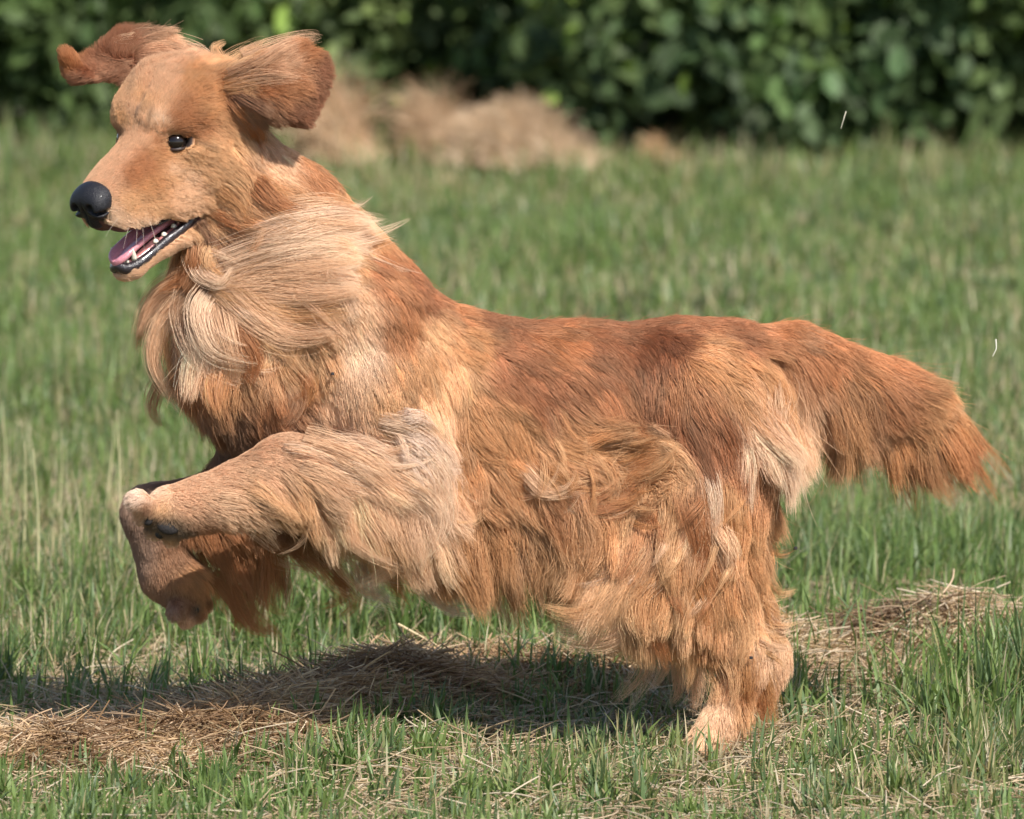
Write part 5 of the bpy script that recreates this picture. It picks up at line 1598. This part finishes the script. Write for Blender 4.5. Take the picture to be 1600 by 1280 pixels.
locks('belly_locks', [
    ([(690, 780), (740, 830), (800, 842), (865, 818)], 18, 110, 'lgold', .02), ([(850, 800), (860, 870), (830, 930)], 26, 150, 'gold', .02), ([(880, 810), (900, 880), (880, 950)], 26, 150, 'lgold', .02), ([(820, 800), (820, 870), (790, 930)], 26, 150, 'rust', .02), ([(700, 820), (760, 872), (840, 882), (905, 858)], 18, 110, 'pale', .02), ([(800, 755), (830, 800), (890, 812), (935, 778)], 16, 100, 'lgold', .02),
    ([(760, 790), (800, 832), (870, 852), (935, 842)], 16, 100, 'gold', .02), ([(850, 690), (920, 720), (980, 716), (1035, 688)], 18, 80, 'gold', .012), ([(880, 715), (950, 745), (1020, 738), (1065, 695)], 18, 80, 'lgold', .012),
    ([(650, 835), (700, 888), (780, 902)], 20, 110, 'lgold', .02), ([(640, 870), (665, 922), (705, 955), (752, 950)], 18, 110, 'white', .01), ([(680, 880), (700, 930), (740, 960)], 20, 110, 'cream', .006), ([(560, 880), (580, 920), (620, 940)], 22, 100, 'white', .006), ([(720, 880), (740, 930), (770, 962)], 20, 100, 'white', .006), ([(755, 885), (775, 930), (803, 972)], 14, 80, 'cream', .02), ([(785, 885), (806, 930), (792, 968)], 12, 70, 'pale', .02),
    ([(795, 870), (850, 918), (905, 940), (945, 920)], 18, 110, 'pale', .02), ([(830, 890), (880, 930), (905, 985)], 18, 100, 'lgold', .02), ([(900, 800), (940, 825), (945, 870), (900, 902)], 16, 100, 'pale', .025), ([(945, 830), (905, 880), (845, 880), (820, 852)], 12, 70, 'cream', .025),
    ([(640, 860), (622, 905), (640, 945)], 18, 90, 'gold', .015), ([(700, 720), (720, 780), (700, 840)], 20, 110, 'lgold', .015), ([(740, 720), (760, 790), (820, 800)], 18, 100, 'rust', .02), ([(820, 730), (860, 770), (920, 760)], 16, 100, 'pale', .02),
    ([(860, 740), (900, 790), (960, 790), (1000, 750)], 18, 110, 'rust', .02), ([(900, 760), (880, 800), (830, 810)], 12, 70, 'lgold', .02), ([(700, 860), (720, 920), (760, 955)], 20, 110, 'lgold', .01), ([(860, 850), (880, 900), (860, 950), (890, 990)], 22, 120, 'gold', .015),
    ([(920, 880), (930, 930), (900, 980), (860, 975)], 22, 120, 'pale', .015), ([(640, 720), (680, 770), (660, 820)], 18, 90, 'pale', .015), ([(940, 640), (960, 680), (920, 710)], 14, 80, 'gold', .012), ([(980, 660), (960, 700), (900, 700)], 12, 50, 'gold', .01),
    ([(720, 790), (700, 840), (730, 880), (790, 870)], 14, 80, 'rust', .02), ([(960, 800), (940, 850), (960, 900), (920, 930)], 18, 100, 'rust', .02),
])
locks('hind_locks', [
    ([(1005, 870), (965, 930), (905, 960), (850, 948)], 24, 140, 'lgold', .015), ([(1005, 900), (955, 960), (890, 982)], 24, 140, 'pale', .015), ([(1005, 930), (965, 990), (915, 1002), (868, 985)], 20, 120, 'pale', .015), ([(1015, 960), (985, 1010), (930, 1022)], 20, 120, 'lgold', .012),
    ([(1005, 1000), (1004, 1045), (975, 1082), (955, 1098)], 12, 40, 'pale', .01), ([(1018, 1010), (1015, 1055), (985, 1110)], 10, 36, 'cream', .01), ([(1045, 1010), (1035, 1050), (1012, 1082)], 14, 70, 'cream', .01), ([(1060, 1030), (1060, 1080), (1045, 1110)], 14, 50, 'pale', .01),
    ([(1190, 830), (1216, 866), (1246, 855)], 7, 26, 'gold', .01), ([(1190, 880), (1216, 926), (1244, 920)], 9, 36, 'lgold', .01), ([(1185, 950), (1218, 985), (1236, 968)], 12, 50, 'pale', .01), ([(1190, 1050), (1202, 1100), (1212, 1142)], 12, 60, 'gold', .01), ([(1180, 1060), (1192, 1110), (1190, 1150)], 14, 60, 'rust', .01),
    ([(1105, 735), (1118, 790), (1120, 850)], 12, 60, 'cream', .008), ([(1080, 770), (1090, 850), (1080, 930)], 20, 110, 'rust', .012), ([(1140, 760), (1150, 840), (1150, 920)], 20, 120, 'gold', .012), ([(1050, 800), (1040, 870), (1060, 940)], 20, 110, 'lgold', .012), ([(1080, 880), (1100, 950), (1090, 1020)], 20, 110, 'gold', .012),
    ([(1120, 650), (1150, 720), (1160, 780)], 18, 110, 'red', .01), ([(1080, 660), (1110, 730), (1130, 800)], 16, 100, 'dark', .01), ([(1150, 930), (1165, 990), (1150, 1040)], 20, 110, 'lgold', .012), ([(1150, 660), (1175, 730), (1185, 790)], 18, 110, 'cream', .004),
    ([(1030, 920), (1030, 980), (1060, 1050)], 20, 110, 'rust', .01), ([(1050, 960), (1080, 1020), (1080, 1080)], 20, 110, 'lgold', .01), ([(1120, 1020), (1130, 1060), (1120, 1110)], 22, 110, 'lgold', .006), ([(1160, 1030), (1165, 1070), (1160, 1110)], 22, 110, 'gold', .006), ([(1090, 1020), (1100, 1060), (1095, 1110)], 22, 110, 'pale', .006),
])
locks('tail_locks', [
    ([(1420, 615), (1490, 645), (1570, 735)], 16, 90, 'rust', .01), ([(1430, 635), (1500, 695), (1560, 775)], 20, 120, 'rust', .01), ([(1410, 640), (1455, 715), (1498, 785)], 34, 190, 'rust', .006), ([(1370, 620), (1420, 690), (1465, 765)], 36, 190, 'gold', .006),
    ([(1370, 640), (1405, 700), (1430, 775)], 36, 190, 'rust', .006), ([(1330, 620), (1360, 690), (1378, 750)], 38, 200, 'rust', .006), ([(1290, 610), (1315, 680), (1325, 735)], 38, 200, 'gold', .006), ([(1350, 640), (1385, 700), (1400, 765)], 36, 180, 'red', .004), ([(1205, 600), (1208, 660), (1225, 735)], 38, 130, 'pale', .006), ([(1235, 600), (1245, 660), (1262, 730)], 36, 130, 'pale', .006),
    ([(1250, 580), (1275, 640), (1280, 725)], 22, 120, 'gold', .01), ([(1440, 640), (1480, 700), (1520, 780)], 18, 110, 'red', .012), ([(1380, 610), (1430, 640), (1480, 730)], 14, 80, 'pale', .014),
])
locks('foreleg_locks', [
    ([(350, 850), (375, 920), (400, 975), (430, 990)], 26, 160, 'rust', .006), ([(380, 850), (395, 930), (440, 985)], 22, 120, 'rust', .006), ([(400, 860), (440, 920), (430, 965)], 22, 110, 'brown', .004), ([(310, 870), (330, 910), (350, 960)], 16, 90, 'gold', .008), ([(330, 900), (370, 950), (380, 990)], 14, 70, 'rust', .008),
])

locks('head_locks', [
    ([(310, 84), (260, 68), (215, 56), (180, 62)], 10, 60, 'pale', .006), ([(315, 88), (280, 76), (245, 84), (232, 108)], 10, 50, 'pale', .006), ([(320, 90), (300, 78), (296, 92)], 8, 36, 'cream', .006),
    ([(300, 92), (250, 60), (205, 46), (188, 40)], 6, 24, 'grey', .004), ([(345, 90), (335, 74), (352, 66)], 8, 40, 'lgold', .006), ([(340, 110), (380, 84), (410, 66)], 16, 80, 'lgold', .008),
    ([(350, 120), (400, 100), (440, 80), (470, 72)], 16, 80, 'pink', .008), ([(360, 130), (410, 122), (450, 120), (490, 128)], 12, 70, 'pink', .006), ([(380, 90), (420, 74), (470, 62), (500, 60)], 12, 60, 'pink', .006),
    ([(365, 145), (400, 165), (430, 182), (450, 205)], 14, 80, 'brown', .008), ([(355, 160), (380, 190), (400, 215), (405, 240)], 18, 100, 'rust', .008), ([(365, 180), (395, 205), (425, 222), (440, 255)], 18, 100, 'pale', .006),
    ([(350, 190), (370, 220), (400, 250)], 16, 90, 'lgold', .006), ([(340, 260), (375, 275), (400, 300), (405, 330)], 20, 100, 'lgold', .006), ([(345, 300), (380, 320), (400, 350)], 20, 100, 'gold', .006),
    ([(330, 330), (365, 350), (380, 385)], 20, 100, 'rust', .006), ([(380, 330), (420, 345), (440, 335)], 16, 80, 'rust', .006), ([(320, 350), (340, 380), (335, 410)], 16, 80, 'brown', .006), ([(390, 280), (430, 300), (440, 330)], 18, 90, 'gold', .006),
])
# whiskers
W_, WR = [], []
for x, y, dx, dy in ((190, 335, -30, 22), (205, 342, -22, 34), (222, 340, -8, 42), (200, 325, -40, 8), (215, 348, -14, 40), (235, 345, 6, 40), (250, 200, -8, -34), (256, 196, 4, -36), (228, 330, 8, 46)):
    p, nm = on_coat(x, y, .001)
    if p is None:
        continue
    d = (P(x + dx, y + dy, p[1]) - p) + nm * .012
    t = np.linspace(0, 1, 8)[:, None]
    W_.append(p + d * t + np.array((0, 0, -.006)) * t ** 2); WR.append(.00016 * (1 - .7 * t[:, 0]))
to_dog(curves_np('whiskers', np.array(W_), np.array(WR), fur_mat, cols=np.tile(np.array((.75, .68, .58)), (len(W_), 8, 1))))

# specks caught in the coat and one fly
for x, y, r, nm_, lb in ((523, 583, .0017, 'burr', 'small dark burr caught in the pale shoulder coat'), (1172, 1027, .0017, 'burr', 'small black burr on the pale hock'), (1243, 857, .0018, 'fly', 'tiny black fly in the air behind the thigh')):
    p, n_ = on_coat(x, y, .012)
    if p is None:
        p = P(x, y, 0)
    else:
        p = p + n_ * .006
    V, F = [], []
    for i in range(7):
        a = math.pi * i / 6
        for k in range(8):
            b = 2 * math.pi * k / 8
            rr = r * (1 + .35 * ((i * 5 + k * 3) % 3 - 1))
            V.append((p[0] + 1.6 * rr * math.sin(a) * math.cos(b), p[1] + rr * math.sin(a) * math.sin(b), p[2] + rr * math.cos(a)))
    for i in range(6):
        for k in range(8):
            F.append((i * 8 + k, i * 8 + (k + 1) % 8, (i + 1) * 8 + (k + 1) % 8, (i + 1) * 8 + k))
    tag(mesh_np(nm_, V, F, pad_mat), lb, nm_)

# fine wind-blown wisps over the long coat
WISPS = [   # centre x, y, spread x, y, how many, heading (degrees, 0 right, 90 down), turn, length px, colours
    (500, 800, 90, 30, 26, 55, 90, 120, ('cream', 'pale', 'lgold')), (560, 860, 70, 25, 22, 30, 100, 100, ('cream', 'pale')), (440, 820, 30, 18, 14, 70, -110, 110, ('cream', 'pale')),
    (640, 800, 40, 50, 18, 95, 80, 100, ('cream', 'pale')), (640, 700, 35, 30, 14, 20, 70, 80, ('white', 'cream')), (550, 720, 70, 20, 14, 10, 40, 100, ('pale', 'cream')),
    (720, 810, 60, 35, 24, 50, -110, 110, ('pale', 'lgold', 'rust')), (820, 800, 70, 45, 34, 20, 130, 110, ('pale', 'lgold', 'cream')), (900, 785, 60, 40, 26, 25, -90, 95, ('lgold', 'gold', 'rust')),
    (900, 860, 60, 35, 26, 100, 120, 100, ('pale', 'cream', 'lgold')), (740, 890, 80, 25, 24, 60, 80, 100, ('cream', 'white', 'lgold')), (950, 930, 45, 35, 22, 135, 50, 120, ('pale', 'cream', 'lgold')),
    (960, 710, 45, 25, 8, 5, -40, 75, ('lgold', 'gold')), (860, 700, 50, 30, 10, 40, 60, 80, ('gold', 'lgold')), (320, 520, 60, 50, 24, 80, -80, 120, ('cream', 'pale', 'lgold')),
    (280, 620, 40, 35, 12, 70, -70, 80, ('lgold', 'rust')), (420, 590, 45, 40, 16, 80, 90, 90, ('lgold', 'gold', 'rust')), (430, 430, 65, 35, 26, -3, -25, 105, ('cream', 'pale')), (500, 370, 50, 25, 14, -8, -20, 100, ('cream', 'pale')),
    (1170, 820, 20, 80, 12, 85, 30, 90, ('gold', 'lgold')), (1190, 950, 15, 40, 10, 40, -60, 60, ('lgold', 'pale')), (1080, 860, 50, 70, 22, 90, 25, 100, ('lgold', 'pale', 'rust')), (1040, 1000, 25, 25, 12, 110, 40, 80, ('pale', 'cream')),
    (1420, 650, 60, 30, 22, 55, 15, 120, ('rust', 'gold', 'lgold')), (1320, 640, 60, 25, 16, 70, 10, 110, ('gold', 'rust')), (1225, 660, 25, 35, 14, 85, -15, 90, ('pale', 'cream')), (390, 900, 35, 30, 14, 75, -30, 90, ('rust', 'gold')),
]
rows = []
for cx, cy, sx, sy, m, hd_, tn_, ln_, cols_ in WISPS:
    for _ in range(m):
        x, y = cx + rng.normal(0, sx * .7), cy + rng.normal(0, sy * .7)
        L_ = ln_ * rng.uniform(.55, 1.15)
        a0 = math.radians(hd_ + rng.normal(0, 18)); k_ = math.radians(tn_ * rng.uniform(.4, 1.3)) * (1 if rng.random() < .8 else -.7)
        pts = [(x, y)]
        for j in range(1, 6):
            aa = a0 + k_ * (j / 5) ** 1.2
            pts.append((pts[-1][0] + math.cos(aa) * L_ / 5, pts[-1][1] + math.sin(aa) * L_ / 5))
        if on_coat(*pts[0])[0] is None or (on_coat(*pts[2])[0] is None and rng.random() < .35):
            continue
        rows.append((pts, rng.uniform(4, 9), int(rng.integers(8, 22)), str(rng.choice(cols_)), rng.uniform(.012, .026)))
locks('wispy_feathering', rows)
